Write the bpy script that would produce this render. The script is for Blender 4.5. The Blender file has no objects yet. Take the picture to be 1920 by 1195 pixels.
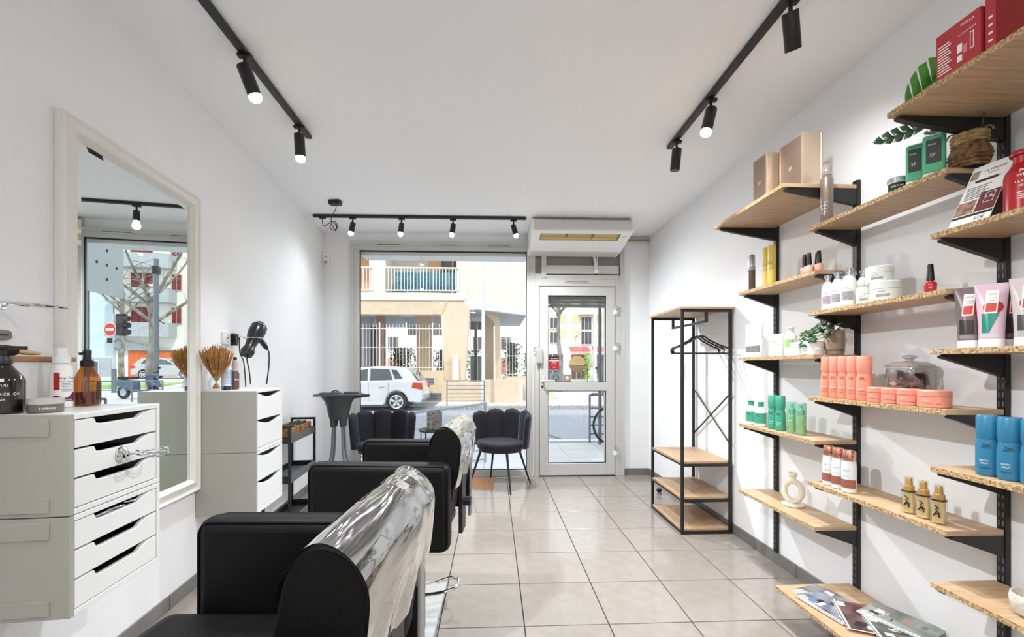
import bpy, math, random
from mathutils import Vector, Matrix

# ------------------------------------------------------------------ camera, world, sun, exposure
sc = bpy.context.scene
COL = sc.collection
R = math.radians
random.seed(7)

CAM_H = 1.2474
cam = bpy.data.cameras.new('camera')
cam.sensor_width = 36.0
cam.lens = 36.0 * 818.3 / 1920.0
cam.shift_y = 0.0468
cam.clip_start = 0.02
cam.clip_end = 300
camo = bpy.data.objects.new('camera', cam)
COL.objects.link(camo)
camo.location = (0, 0, CAM_H)
camo.rotation_euler = (R(90), 0, -0.0429)
sc.camera = camo

world = bpy.data.worlds.new('world')
sc.world = world
world.use_nodes = True
wb = world.node_tree.nodes['Background']
wb.inputs['Color'].default_value = (0.86, 0.93, 1.0, 1)
wb.inputs['Strength'].default_value = 1.3

sun = bpy.data.lights.new('sun', 'SUN')
sun.energy = 1.45
sun.angle = R(3)
sun.color = (1.0, 0.95, 0.87)
suno = bpy.data.objects.new('sun', sun)
COL.objects.link(suno)
suno.rotation_euler = (R(42), 0, R(-28))

vs = sc.view_settings
vs.view_transform = 'Standard'
vs.look = 'None'
vs.exposure = 0.54
vs.gamma = 1.0
vs.use_curve_mapping = False

SPOT_W = 90.0      # track heads
FILL_W = 5.0       # fill lights added in the unseen rear half of the room

# ------------------------------------------------------------------ helpers
def s2l(c):
    c /= 255.0
    return c / 12.92 if c <= .04045 else ((c + .055) / 1.055) ** 2.4

def rgb(c):
    return (s2l(c[0]), s2l(c[1]), s2l(c[2]), 1)

def M(name, c, rough=.5, metal=0., var=0., vs=18., bump=0., bs=60., coat=0., spec=.5, stretch=None, c2=None, aniso=None):
    m = bpy.data.materials.new(name)
    m.use_nodes = True
    nt = m.node_tree
    b = nt.nodes['Principled BSDF']
    b.inputs['Base Color'].default_value = rgb(c)
    b.inputs['Roughness'].default_value = rough
    b.inputs['Metallic'].default_value = metal
    b.inputs['Specular IOR Level'].default_value = spec
    if coat:
        b.inputs['Coat Weight'].default_value = coat
        b.inputs['Coat Roughness'].default_value = .06
    if var or bump or c2:
        tc = nt.nodes.new('ShaderNodeTexCoord')
        mp = nt.nodes.new('ShaderNodeMapping')
        nt.links.new(tc.outputs['Object'], mp.inputs['Vector'])
        if stretch:
            mp.inputs['Scale'].default_value = stretch
    if var or c2:
        n = nt.nodes.new('ShaderNodeTexNoise')
        n.inputs['Scale'].default_value = vs
        n.inputs['Detail'].default_value = 5
        nt.links.new(mp.outputs['Vector'], n.inputs['Vector'])
        r = nt.nodes.new('ShaderNodeValToRGB')
        a = rgb(c)
        d = rgb(c2) if c2 else tuple(max(0, x * (1 - var)) for x in a[:3]) + (1,)
        e = a if c2 else tuple(min(1, x * (1 + var)) for x in a[:3]) + (1,)
        r.color_ramp.elements[0].position = .35
        r.color_ramp.elements[1].position = .65
        r.color_ramp.elements[0].color = d
        r.color_ramp.elements[1].color = e
        nt.links.new(n.outputs['Fac'], r.inputs['Fac'])
        nt.links.new(r.outputs['Color'], b.inputs['Base Color'])
    if bump:
        n2 = nt.nodes.new('ShaderNodeTexNoise')
        n2.inputs['Scale'].default_value = bs
        n2.inputs['Detail'].default_value = 4
        nt.links.new(mp.outputs['Vector'], n2.inputs['Vector'])
        bp = nt.nodes.new('ShaderNodeBump')
        bp.inputs['Strength'].default_value = bump
        bp.inputs['Distance'].default_value = .01
        nt.links.new(n2.outputs['Fac'], bp.inputs['Height'])
        nt.links.new(bp.outputs['Normal'], b.inputs['Normal'])
    return m

def glass_mat(name, tint=(1, 1, 1), gloss=.0, rough=.0, ior=1.45, body=0.0, bodycol=(255, 255, 255)):
    """thin clear sheet: transparent + fresnel reflection (+ some milky body)"""
    m = bpy.data.materials.new(name)
    m.use_nodes = True
    nt = m.node_tree
    nt.nodes.remove(nt.nodes['Principled BSDF'])
    out = nt.nodes['Material Output']
    tr = nt.nodes.new('ShaderNodeBsdfTransparent')
    tr.inputs['Color'].default_value = (*tint, 1)
    gl = nt.nodes.new('ShaderNodeBsdfGlossy')
    gl.inputs['Roughness'].default_value = rough
    lw = nt.nodes.new('ShaderNodeLayerWeight')
    lw.inputs['Blend'].default_value = .5
    pw = nt.nodes.new('ShaderNodeMath')
    pw.operation = 'POWER'
    pw.inputs[1].default_value = 4.0
    nt.links.new(lw.outputs['Facing'], pw.inputs[0])
    fr = nt.nodes.new('ShaderNodeMath')
    fr.operation = 'MULTIPLY_ADD'
    fr.inputs[1].default_value = .7
    fr.inputs[2].default_value = .04
    nt.links.new(pw.outputs[0], fr.inputs[0])
    mx = nt.nodes.new('ShaderNodeMixShader')
    src = tr.outputs[0]
    if body:
        df = nt.nodes.new('ShaderNodeBsdfDiffuse')
        df.inputs['Color'].default_value = rgb(bodycol)
        m0 = nt.nodes.new('ShaderNodeMixShader')
        m0.inputs[0].default_value = body
        nt.links.new(tr.outputs[0], m0.inputs[1])
        nt.links.new(df.outputs[0], m0.inputs[2])
        src = m0.outputs[0]
    if gloss:
        ad = nt.nodes.new('ShaderNodeMath')
        ad.operation = 'ADD'
        ad.use_clamp = True
        ad.inputs[1].default_value = gloss
        nt.links.new(fr.outputs[0], ad.inputs[0])
        nt.links.new(ad.outputs[0], mx.inputs[0])
    else:
        nt.links.new(fr.outputs[0], mx.inputs[0])
    nt.links.new(src, mx.inputs[1])
    nt.links.new(gl.outputs[0], mx.inputs[2])
    nt.links.new(mx.outputs[0], out.inputs['Surface'])
    return m

def emit_mat(name, c, strength):
    m = bpy.data.materials.new(name)
    m.use_nodes = True
    b = m.node_tree.nodes['Principled BSDF']
    b.inputs['Base Color'].default_value = rgb(c)
    b.inputs['Emission Color'].default_value = rgb(c)
    b.inputs['Emission Strength'].default_value = strength
    return m

class G:
    """collects geometry; obj() links it as one mesh object"""
    def __init__(s):
        s.v = []
        s.f = []
        s.mi = []
    def raw(s, v, f, mi=0):
        o = len(s.v)
        s.v += [tuple(p) for p in v]
        s.f += [tuple(i + o for i in q) for q in f]
        s.mi += [mi] * len(f)
        return s
    def box(s, x0, x1, y0, y1, z0, z1, mi=0):
        v = [(x, y, z) for z in (z0, z1) for x, y in ((x0, y0), (x1, y0), (x1, y1), (x0, y1))]
        return s.raw(v, [(3, 2, 1, 0), (4, 5, 6, 7), (0, 1, 5, 4), (1, 2, 6, 5), (2, 3, 7, 6), (3, 0, 4, 7)], mi)
    def prism(s, poly, a, b, ax='z', mi=0):
        n = len(poly)
        def P(p, t):
            return {'z': (p[0], p[1], t), 'y': (p[0], t, p[1]), 'x': (t, p[0], p[1])}[ax]
        v = [P(p, a) for p in poly] + [P(p, b) for p in poly]
        f = [tuple(range(n)), tuple(range(2 * n - 1, n - 1, -1))]
        f += [(i, i + n, (i + 1) % n + n, (i + 1) % n) for i in range(n)]
        return s.raw(v, f, mi)
    def lathe(s, prof, n=24, c=(0, 0, 0), mi=0, sx=1, sy=1):
        v = []
        f = []
        for (r, z) in prof:
            r = max(r, 1e-5)
            v += [(c[0] + sx * r * math.cos(2 * math.pi * k / n), c[1] + sy * r * math.sin(2 * math.pi * k / n), c[2] + z) for k in range(n)]
        for j in range(len(prof) - 1):
            f += [(j * n + k, j * n + (k + 1) % n, (j + 1) * n + (k + 1) % n, (j + 1) * n + k) for k in range(n)]
        if prof[0][0] > 1e-4:
            f.append(tuple(range(n - 1, -1, -1)))
        if prof[-1][0] > 1e-4:
            o = (len(prof) - 1) * n
            f.append(tuple(range(o, o + n)))
        return s.raw(v, f, mi)
    def tube(s, pts, r, n=8, closed=False, mi=0):
        P = [Vector(p) for p in pts]
        m = len(P)
        rr = r if isinstance(r, (list, tuple)) else [r] * m
        v = []
        f = []
        up = None
        for i in range(m):
            if closed:
                t = (P[(i + 1) % m] - P[i - 1])
            else:
                t = P[min(i + 1, m - 1)] - P[max(i - 1, 0)]
            t.normalize()
            if up is None:
                up = Vector((0, 0, 1)) if abs(t.z) < .9 else Vector((1, 0, 0))
            a = t.cross(up)
            if a.length < 1e-5:
                a = t.orthogonal()
            a.normalize()
            b = a.cross(t).normalized()
            up = b
            for k in range(n):
                w = 2 * math.pi * k / n
                v.append(P[i] + (a * math.cos(w) + b * math.sin(w)) * rr[i])
        for i in range(m if closed else m - 1):
            j = (i + 1) % m
            f += [(i * n + k, i * n + (k + 1) % n, j * n + (k + 1) % n, j * n + k) for k in range(n)]
        if not closed:
            f.append(tuple(range(n - 1, -1, -1)))
            f.append(tuple(range((m - 1) * n, m * n)))
        return s.raw(v, f, mi)
    def bar(s, p, q, w, h=None, mi=0):
        """square bar between two points"""
        h = h or w
        p = Vector(p)
        q = Vector(q)
        t = (q - p).normalized()
        up = Vector((0, 0, 1)) if abs(t.z) < .99 else Vector((0, 1, 0))
        a = t.cross(up).normalized() * w / 2
        b = t.cross(a).normalized() * h / 2
        v = [e + i * a + j * b for e in (p, q) for i, j in ((-1, -1), (1, -1), (1, 1), (-1, 1))]
        return s.raw(v, [(0, 1, 2, 3), (7, 6, 5, 4), (0, 4, 5, 1), (1, 5, 6, 2), (2, 6, 7, 3), (3, 7, 4, 0)], mi)
    def grid(s, fn, nu, nv, mi=0, closed_u=False):
        v = [fn(i / (nu - (0 if closed_u else 1)), j / (nv - 1)) for j in range(nv) for i in range(nu)]
        f = []
        for j in range(nv - 1):
            for i in range(nu if closed_u else nu - 1):
                i2 = (i + 1) % nu
                f.append((j * nu + i, j * nu + i2, (j + 1) * nu + i2, (j + 1) * nu + i))
        return s.raw(v, f, mi)
    def xf(s, mat):
        s.v = [tuple(mat @ Vector(p)) for p in s.v]
        return s
    def obj(s, name, mat, parent=None, loc=(0, 0, 0), rot=(0, 0, 0), smooth=True, bevel=0, seg=2, sub=0, solid=0, ang=38):
        me = bpy.data.meshes.new(name)
        me.from_pydata(s.v, [], s.f)
        for m in (mat if isinstance(mat, (list, tuple)) else [mat]):
            me.materials.append(m)
        for p, i in zip(me.polygons, s.mi):
            p.material_index = i
        # consistent outward normals
        import bmesh
        bm = bmesh.new()
        bm.from_mesh(me)
        bmesh.ops.recalc_face_normals(bm, faces=bm.faces)
        bm.to_mesh(me)
        bm.free()
        if smooth:
            for p in me.polygons:
                p.use_smooth = True
            me.set_sharp_from_angle(angle=R(ang))
        o = bpy.data.objects.new(name, me)
        COL.objects.link(o)
        o.parent = parent
        o.location = loc
        o.rotation_euler = rot
        if solid:
            md = o.modifiers.new('solid', 'SOLIDIFY')
            md.thickness = solid
            md.offset = 0
        if bevel:
            md = o.modifiers.new('bevel', 'BEVEL')
            md.width = bevel
            md.segments = seg
            md.limit_method = 'ANGLE'
            md.angle_limit = R(40)
            md.harden_normals = False
        if sub:
            md = o.modifiers.new('sub', 'SUBSURF')
            md.levels = sub
            md.render_levels = sub
        return o

def thing(name, label, cat, loc=(0, 0, 0), rz=0., group=None, rot=None):
    o = bpy.data.objects.new(name, None)
    COL.objects.link(o)
    o.empty_display_size = .05
    o.location = loc
    o.rotation_euler = rot if rot else (0, 0, rz)
    o['label'] = label
    o['category'] = cat
    if group:
        o['group'] = group
    return o

def tag(o, label, cat, group=None, kind=None):
    o['label'] = label
    o['category'] = cat
    if group:
        o['group'] = group
    if kind:
        o['kind'] = kind
    return o

def struct(o, label=None):
    o['kind'] = 'structure'
    if label:
        o['label'] = label
    return o

def sroot(name, label=None, loc=(0, 0, 0), rz=0):
    o = bpy.data.objects.new(name, None)
    COL.objects.link(o)
    o.location = loc
    o.rotation_euler = (0, 0, rz)
    return struct(o, label)

def copy_tree(o, parent=None):
    c = o.copy()
    COL.objects.link(c)
    c.parent = parent
    for ch in list(o.children):
        copy_tree(ch, c)
    return c

def dup(o, label, loc, rz=0., rot=None, group=None):
    c = copy_tree(o)
    c['label'] = label
    c.location = loc
    c.rotation_euler = rot if rot else (0, 0, rz)
    if group:
        c['group'] = group
    return c

_txt = {}
def text_geo(s, size, spacing=1.0):
    k = (s, size, spacing)
    if k not in _txt:
        cu = bpy.data.curves.new('t', 'FONT')
        cu.body = s
        cu.size = size
        cu.align_x = 'CENTER'
        cu.align_y = 'CENTER'
        cu.resolution_u = 1
        cu.space_character = spacing
        o = bpy.data.objects.new('t', cu)
        me = o.to_mesh()
        _txt[k] = ([tuple(v.co) for v in me.vertices], [tuple(p.vertices) for p in me.polygons])
        o.to_mesh_clear()
        bpy.data.objects.remove(o)
        bpy.data.curves.remove(cu)
    return _txt[k]

def letters(s, size, mat, parent, loc, bend=0., rot=(0, 0, 0), name='lettering', spacing=1.0, flat='-y'):
    """print: stands upright facing local -y (bent round a z axis cylinder of radius bend when given)"""
    v, f = text_geo(s, size, spacing)
    if bend:
        w = [(bend * math.sin(x / bend), -bend * math.cos(x / bend), y) for x, y, z in v]
    else:
        w = [(x, 0, y) for x, y, z in v]
    g = G()
    g.raw(w, f)
    return g.obj(name, mat, parent, loc, rot, smooth=False)

def patch(r, a0, a1, z0, z1, n=8):
    """label patch on a cylinder, angles measured from local -y, degrees"""
    g = G()
    g.grid(lambda u, t: (r * math.sin(R(a0 + (a1 - a0) * u)), -r * math.cos(R(a0 + (a1 - a0) * u)), z0 + (z1 - z0) * t), n, 2)
    return g

def rrect(w, h, r, n=4):
    """rounded rectangle outline centred at 0"""
    out = []
    for cx, cy, a0 in ((w / 2 - r, h / 2 - r, 0), (-w / 2 + r, h / 2 - r, 90), (-w / 2 + r, -h / 2 + r, 180), (w / 2 - r, -h / 2 + r, 270)):
        for k in range(n + 1):
            a = R(a0 + 90 * k / n)
            out.append((cx + r * math.cos(a), cy + r * math.sin(a)))
    return out

def smooth_pts(pts, k=6):
    """Catmull-Rom through points"""
    P = [Vector(p) for p in pts]
    out = []
    for i in range(len(P) - 1):
        a, b, c, d = P[max(i - 1, 0)], P[i], P[i + 1], P[min(i + 2, len(P) - 1)]
        for j in range(k):
            t = j / k
            out.append(.5 * ((2 * b) + (c - a) * t + (2 * a - 5 * b + 4 * c - d) * t * t + (3 * b - a - 3 * c + d) * t ** 3))
    out.append(P[-1])
    return out

# frame of the left wall, which stands 5 degrees off square
TH = math.atan(.088)
LN = Vector((math.cos(TH), math.sin(TH), 0))
LD = Vector((-math.sin(TH), math.cos(TH), 0))
LP = Vector((-1.4602, 0, 0))
def LW(s, off=0., z=0.):
    return LP + LD * s + LN * off + Vector((0, 0, z))

# ------------------------------------------------------------------ materials
WALL = M('wall_paint', (241, 242, 244), .85, bump=.06, bs=140, var=.012, vs=3)
CEIL = M('ceiling_paint', (247, 248, 250), .9, bump=.05, bs=160)
TILE = M('floor_tile', (143, 136, 129), .13, var=.05, vs=14, spec=.5, bump=.01, bs=40)
GROUT = M('grout', (46, 44, 42), .9)
BASE = M('baseboard_tile', (118, 116, 113), .35, var=.08, vs=12)
BGROUT = M('baseboard_joint', (205, 203, 198), .8)
FRAME = M('frame_aluminium', (196, 196, 192), .42, spec=.5)
FRAMED = M('frame_gasket', (30, 30, 30), .6)
WHITE = M('white_lacquer', (234, 235, 235), .32)
WHITEG = M('white_gloss', (243, 243, 243), .2, coat=.3)
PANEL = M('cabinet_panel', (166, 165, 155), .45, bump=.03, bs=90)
BLACKM = M('black_metal', (21, 21, 22), .45)
BLACKP = M('black_plastic', (16, 16, 17), .35)
DARKIN = M('dark_interior', (12, 12, 12), .9)
CHROME = M('chrome', (225, 227, 230), .08, metal=1)
STEEL = M('steel', (170, 172, 175), .3, metal=1)
SILVER = M('silver_plastic', (190, 192, 195), .25, metal=.8)
LEATHER = M('black_leather', (9, 9, 9), .5, bump=.1, bs=220, spec=.22)
MIRROR = M('mirror_silver', (232, 238, 236), .0, metal=1)
OAK = M('oak_laminate', (197, 166, 130), .45, c2=(176, 145, 110), vs=7, stretch=(14, 1.2, 14), bump=.04, bs=30)
CHIP = M('chipboard_edge', (214, 184, 138), .8, c2=(128, 92, 56), vs=150, bump=.3, bs=150)
GLASS = glass_mat('window_glass', (.97, .985, .98))
CLEAR = glass_mat('clear_glass', (.96, .97, .97), gloss=.03)
CREAM = M('cream_ceramic', (233, 224, 206), .7, var=.04, bump=.08, bs=200)
PAPER = M('white_paper', (244, 243, 240), .6)
INK = M('black_ink', (25, 24, 24), .6)
INKW = M('white_ink', (250, 248, 246), .5)
INKB = M('brown_ink', (120, 52, 40), .6)
INKG = M('grey_ink', (120, 120, 122), .6)
GLOW = emit_mat('lamp_glow', (255, 238, 205), 14)

# ------------------------------------------------------------------ room shell
YB, XR, ZC, YR = 4.96, 1.795, 2.74, -2.6
def xl(y):
    return -1.4602 - .088 * y

def clip(poly, a, b, c):
    """keep a*x+b*y<=c"""
    out = []
    for i in range(len(poly)):
        p, q = poly[i], poly[(i + 1) % len(poly)]
        dp, dq = a * p[0] + b * p[1] - c, a * q[0] + b * q[1] - c
        if dp <= 0:
            out.append(p)
        if dp * dq < 0:
            t = dp / (dp - dq)
            out.append((p[0] + (q[0] - p[0]) * t, p[1] + (q[1] - p[1]) * t))
    return out

room = [(xl(YR), YR), (XR, YR), (XR, YB), (xl(YB), YB)]
big = [(xl(YR) - .2, YR - .2), (XR + .2, YR - .2), (XR + .2, YB + .05), (xl(YB) - .2, YB + .05)]
floor = struct(G().prism(big, -.2, -.005).obj('floor', GROUT, smooth=False), 'beige square tiled salon floor with dark joints')
tile_me = None
for i in range(-6, 5):
    for j in range(-12, 8):
        x0, y0 = .150 + i * .41, 2.090 + j * .41
        q = [(x0 + .0027, y0 + .0027), (x0 + .4073, y0 + .0027), (x0 + .4073, y0 + .4073), (x0 + .0027, y0 + .4073)]
        # room limits (left wall line: x + .088 y >= -1.4602)
        c = clip(q, -1, -.088, 1.4602)
        if c:
            c = clip(c, 1, 0, XR)
        if c:
            c = clip(c, 0, 1, YB + .03)
        if c:
            c = clip(c, 0, -1, -YR)
        if not c or len(c) < 3:
            continue
        cx, cy = sum(p[0] for p in c) / len(c), sum(p[1] for p in c) / len(c)
        full = len(c) == 4 and abs(c[0][0] - q[0][0]) < 1e-6 and abs(c[2][0] - q[2][0]) < 1e-6 and abs(c[2][1] - q[2][1]) < 1e-6 and abs(c[0][1] - q[0][1]) < 1e-6
        if full and tile_me:
            o = bpy.data.objects.new('tile', tile_me.data)
            COL.objects.link(o)
            o.parent = floor
            o.location = (cx, cy, 0)
            md = o.modifiers.new('bevel', 'BEVEL')
            md.width = .0012
            md.segments = 1
        else:
            o = G().prism([(p[0] - cx, p[1] - cy) for p in c], -.0055, 0).obj('tile', TILE, floor, (cx, cy, 0), smooth=False, bevel=.0012, seg=1)
            if full:
                tile_me = o

wl = G().prism([(xl(YR - .2), YR - .2), (xl(YB + .3), YB + .3), (xl(YB + .3) - .25, YB + .3), (xl(YR - .2) - .25, YR - .2)], -.2, ZC + .05)
wall_left = struct(wl.obj('wall_left', WALL, smooth=False), 'long white wall behind the mirror and drawer cabinets')
wall_right = struct(G().box(XR, XR + .25, YR - .2, YB + .3, -.2, ZC + .05).obj('wall_right', WALL, smooth=False), 'white wall carrying the oak product shelves')
wall_rear = struct(G().box(-1.6, 2.1, YR - .25, YR, -.2, ZC + .05).obj('wall_rear', WALL, smooth=False), 'white rear wall of the salon')
WX0, WX1, DX1, WTOP = -1.577, .474, 1.499, 2.63
g = G().box(-2.2, WX0, YB, YB + .3, -.2, ZC + .05).box(DX1, XR + .05, YB, YB + .3, -.2, ZC + .05).box(WX0, DX1, YB, YB + .3, WTOP, ZC + .05)
wall_back = struct(g.obj('wall_back', WALL, smooth=False), 'white street wall around the shop window and door')
ceiling = struct(G().box(-2.4, 2.2, YR - .3, YB + .3, ZC, ZC + .3).obj('ceiling', CEIL, smooth=False), 'flat white ceiling')
FACADE = M('facade_render', (196, 186, 170), .9, var=.05, vs=4)
g = G().box(-14, -2.05, -3.2, YB + .3, -.3, 9).box(XR + .25, 15, -3.2, YB + .3, -.3, 9).box(-2.05, XR + .25, -3.2, YB + .3, ZC + .3, 9)  # unseen building mass, put in to cast shade on the near street
struct(g.obj('wall_shade_mass', FACADE, smooth=False), 'unseen mass of the salon building, added to shade the street')

# baseboards of grey tile with pale joints
def baseboard(name, label, p, q, inward):
    p, q = Vector(p), Vector(q)
    d = (q - p)
    L = d.length
    d.normalize()
    a = math.atan2(d.y, d.x)
    root = G().box(0, L, 0 if inward > 0 else -.006, .006 if inward > 0 else 0, 0, .074).obj(name, BGROUT, None, p, (0, 0, a), smooth=False)
    struct(root, label)
    n = int(L / .41) + 1
    for k in range(n):
        x0, x1 = k * .41 + .0025, min(L, (k + 1) * .41 - .0025)
        if x1 - x0 < .02:
            continue
        G().box(x0, x1, 0 if inward > 0 else -.011, .011 if inward > 0 else 0, 0, .075).obj('skirting_tile', BASE, root, smooth=False, bevel=.0015, seg=1)
    return root
baseboard('baseboard_left', 'grey tiled skirting along the mirror wall', (xl(YR), YR, 0), (xl(YB), YB, 0), -1)
baseboard('baseboard_right', 'grey tiled skirting below the oak shelves', (XR, YB, 0), (XR, YR, 0), -1)
baseboard('baseboard_back', 'short grey skirting beside the glass door', (DX1 + .004, YB, 0), (XR - .012, YB, 0), -1)

# ------------------------------------------------------------------ shop window
w1 = sroot('window_1', 'large fixed shop window in a pale aluminium frame', (0, YB, 0))
ya, yb_ = -.035, .05
G().box(WX0, WX1, ya, yb_, 2.55, WTOP).obj('head_rail', FRAME, w1, smooth=False, bevel=.003)
G().box(WX0, -1.495, ya, yb_, 0, 2.55).obj('jamb', FRAME, w1, smooth=False, bevel=.003)
G().box(.381, WX1, ya, yb_, 0, 2.55).obj('mullion', FRAME, w1, smooth=False, bevel=.003)
G().box(-1.495, .381, ya, yb_, 0, .07).obj('sill_rail', FRAME, w1, smooth=False, bevel=.003)
G().box(WX0 - .012, WX0 + .03, ya - .012, ya, 0, WTOP - .0285).obj('cover_strip', FRAME, w1, smooth=False, bevel=.002)
G().box(WX0 - .012, WX1 + .03, ya - .012, ya, WTOP - .028, WTOP + .012).obj('cover_strip', FRAME, w1, smooth=False, bevel=.002)
G().box(.412, .424, ya - .006, ya, 0, 2.5).obj('cover_strip', FRAME, w1, smooth=False, bevel=.002)
g = G().box(-1.495, .381, .0, .02, 2.538, 2.55).box(-1.495, .381, .0, .02, .07, .078).box(-1.495, -1.487, .0, .02, .07, 2.55).box(.373, .381, 0, .02, .07, 2.55)
g.obj('gasket', FRAMED, w1, smooth=False)
G().box(-1.495, .381, .008, .014, .07, 2.55).obj('pane', GLASS, w1, smooth=False)
for x0, x1 in ((-1.305, -1.012), (-.694, -.392), (-.077, .21)):
    v = G().prism([(x0, 2.588), (x1, 2.588), (x1 - .015, 2.604), (x0 + .015, 2.604)], ya - .024, ya, 'y').obj('vent_slot', FRAME, w1, smooth=False, bevel=.002)
    G().box(x0 + .02, x1 - .02, ya - .0255, ya - .02, 2.599, 2.6035).obj('slot_gap', FRAMED, v, smooth=False)
    for xx in (x0 - .05, x1 + .03):
        G().lathe([(.006, 0), (.006, .004), (0, .005)], 8).obj('screw', STEEL, v, (xx, ya, 2.605), (R(90), 0, 0))
G().box(-1.50, .385, .06, .3, 2.51, 2.56).obj('outer_lintel', WHITE, w1, smooth=False)

# ------------------------------------------------------------------ transom and door
w2 = sroot('window_2', 'narrow transom window above the glass door', (0, YB, 0))
G().box(WX1, 1.45, ya, yb_, 2.24, 2.30).obj('sill_rail', FRAME, w2, smooth=False, bevel=.003)
G().box(WX1, DX1, ya, yb_, 2.58, WTOP).obj('head_rail', FRAME, w2, smooth=False, bevel=.003)
G().box(1.45, DX1, ya, yb_, 0, 2.58).obj('jamb', FRAME, w2, smooth=False, bevel=.003)
G().box(.545, .60, ya - .01, yb_, 2.25, 2.58).obj('stile', FRAME, w2, smooth=False, bevel=.003)
G().box(.60, 1.43, ya - .006, 0, 2.26, 2.395).obj('bottom_sash', FRAME, w2, smooth=False, bevel=.003)
G().box(.474, 1.45, .008, .014, 2.3, 2.58).obj('pane', glass_mat('frosted_pane', (.5, .5, .48), body=.8, bodycol=(150, 150, 145)), w2, smooth=False)
G().box(.60, 1.445, ya - .012, ya, 2.286, 2.296).obj('drip_gap', FRAMED, w2, smooth=False)
arm = G().bar((1.15, -.02, 2.5), (1.165, -.06, 2.34), .022).bar((1.19, -.02, 2.5), (1.165, -.06, 2.34), .012).obj('opener_arm', WHITE, w2, smooth=False)
G().box(1.14, 1.19, -.085, -.04, 2.30, 2.335).obj('opener_catch', WHITE, w2, rot=(0, 0, 0), smooth=False, bevel=.005)

d1 = sroot('door_1', 'glazed aluminium shop door with a middle rail', (0, YB, 0))
G().box(WX1, .518, ya, yb_, 0, 2.24).obj('jamb', FRAME, d1, smooth=False, bevel=.003)
G().box(1.388, 1.45, ya, yb_, 0, 2.24).obj('jamb', FRAME, d1, smooth=False, bevel=.003)
G().box(.518, 1.388, ya, yb_, 2.16, 2.24).obj('head_rail', FRAME, d1, smooth=False, bevel=.003)
v = G().box(.813, 1.087, ya - .014, ya, 2.196, 2.21).obj('vent_slot', FRAME, d1, smooth=False, bevel=.003)
G().box(.83, 1.07, ya - .016, ya - .01, 2.205, 2.2085).obj('slot_gap', FRAMED, v, smooth=False)
leaf = G().box(.524, .62, -.045, .02, .012, 2.15).box(1.287, 1.382, -.045, .02, .012, 2.15).box(.62, 1.287, -.045, .02, 2.053, 2.15) \
    .box(.62, 1.287, -.045, .02, .97, 1.065).box(.62, 1.287, -.045, .02, .012, .145).obj('leaf_frame', FRAME, d1, smooth=False, bevel=.003)
G().box(.519, .5245, -.03, .01, .012, 2.155).box(1.3815, 1.3875, -.03, .01, .012, 2.155).box(.519, 1.3875, -.03, .01, 2.15, 2.158).box(.519, 1.3875, -.03, .01, .001, .013).obj('door_seal', FRAMED, d1, smooth=False)
for z0, z1 in ((1.065, 2.053), (.145, .97)):
    G().box(.62, 1.287, -.012, -.006, z0, z1).obj('pane', GLASS, leaf, smooth=False)
    g = G()
    for a, b, c, d in ((.62, 1.287, z0, z0 + .008), (.62, 1.287, z1 - .008, z1), (.62, .627, z0, z1), (1.28, 1.287, z0, z1)):
        g.box(a, b, -.022, -.004, c, d)
    g.obj('gasket', FRAMED, leaf, smooth=False)
for z in (1.897, 1.485, .293):
    h = G().lathe([(.014, 0), (.014, .05)], 12).box(-.03, .03, .004, .016, 0, .05).obj('hinge', WHITE, d1, (1.39, -.05, z - .055), smooth=True)
    G().lathe([(.015, 0), (.015, .045)], 12).obj('hinge_knuckle', SILVER, h, (.006, 0, .054))
h = G().tube([(.56, -.045, 1.085), (.56, -.085, 1.085), (.58, -.095, 1.085), (.69, -.095, 1.083)], .011, 10).obj('lever_handle', WHITEG, leaf)
G().box(.545, .578, -.052, -.044, 1.06, 1.14).obj('handle_plate', FRAME, h, smooth=False, bevel=.004)
k = G().lathe([(.011, 0), (.011, .004)], 14).obj('keyhole', BLACKP, leaf, (.553, -.045, 1.02), (R(90), 0, 0))
G().box(-.003, .003, -.022, 0, .0, .004).obj('keyhole_slot', BLACKP, k, smooth=False)
lk = G().box(.487, .556, -.075, -.035, 1.28, 1.445).obj('lock_box', M('grey_lock', (176, 176, 172), .4), d1, smooth=False, bevel=.008)
G().tube(smooth_pts([(.50, -.06, 1.44), (.485, -.075, 1.47), (.462, -.07, 1.45), (.455, -.06, 1.43), (.47, -.06, 1.415)], 5), .003, 6).obj('lock_cable', BLACKP, lk)

# rolled shutter behind the door glass
sh = G()
for k in range(5):
    sh.box(.64, 1.30, .10, .122, 1.935 + k * .045, 1.977 + k * .045)
SHUT = M('shutter_slat', (142, 143, 140), .5)
shutter = thing('roller_shutter', 'grey roller shutter lowered a little way behind the door glass', 'shutter', (0, YB, 0))
for k in range(5):
    G().prism([(.10, 0), (.118, .004), (.124, .02), (.118, .038), (.10, .042)], .64, 1.30, 'x').obj('slat', SHUT, shutter, (0, 0, 1.932 + k * .0445), smooth=False)
G().box(.60, .64, .09, .13, .0, 2.2).obj('guide_rail', M('guide_rail', (186, 187, 185), .5), shutter, smooth=False)
G().box(1.30, 1.34, .09, .13, .0, 2.2).obj('guide_rail', FRAME, shutter, smooth=False)

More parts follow.
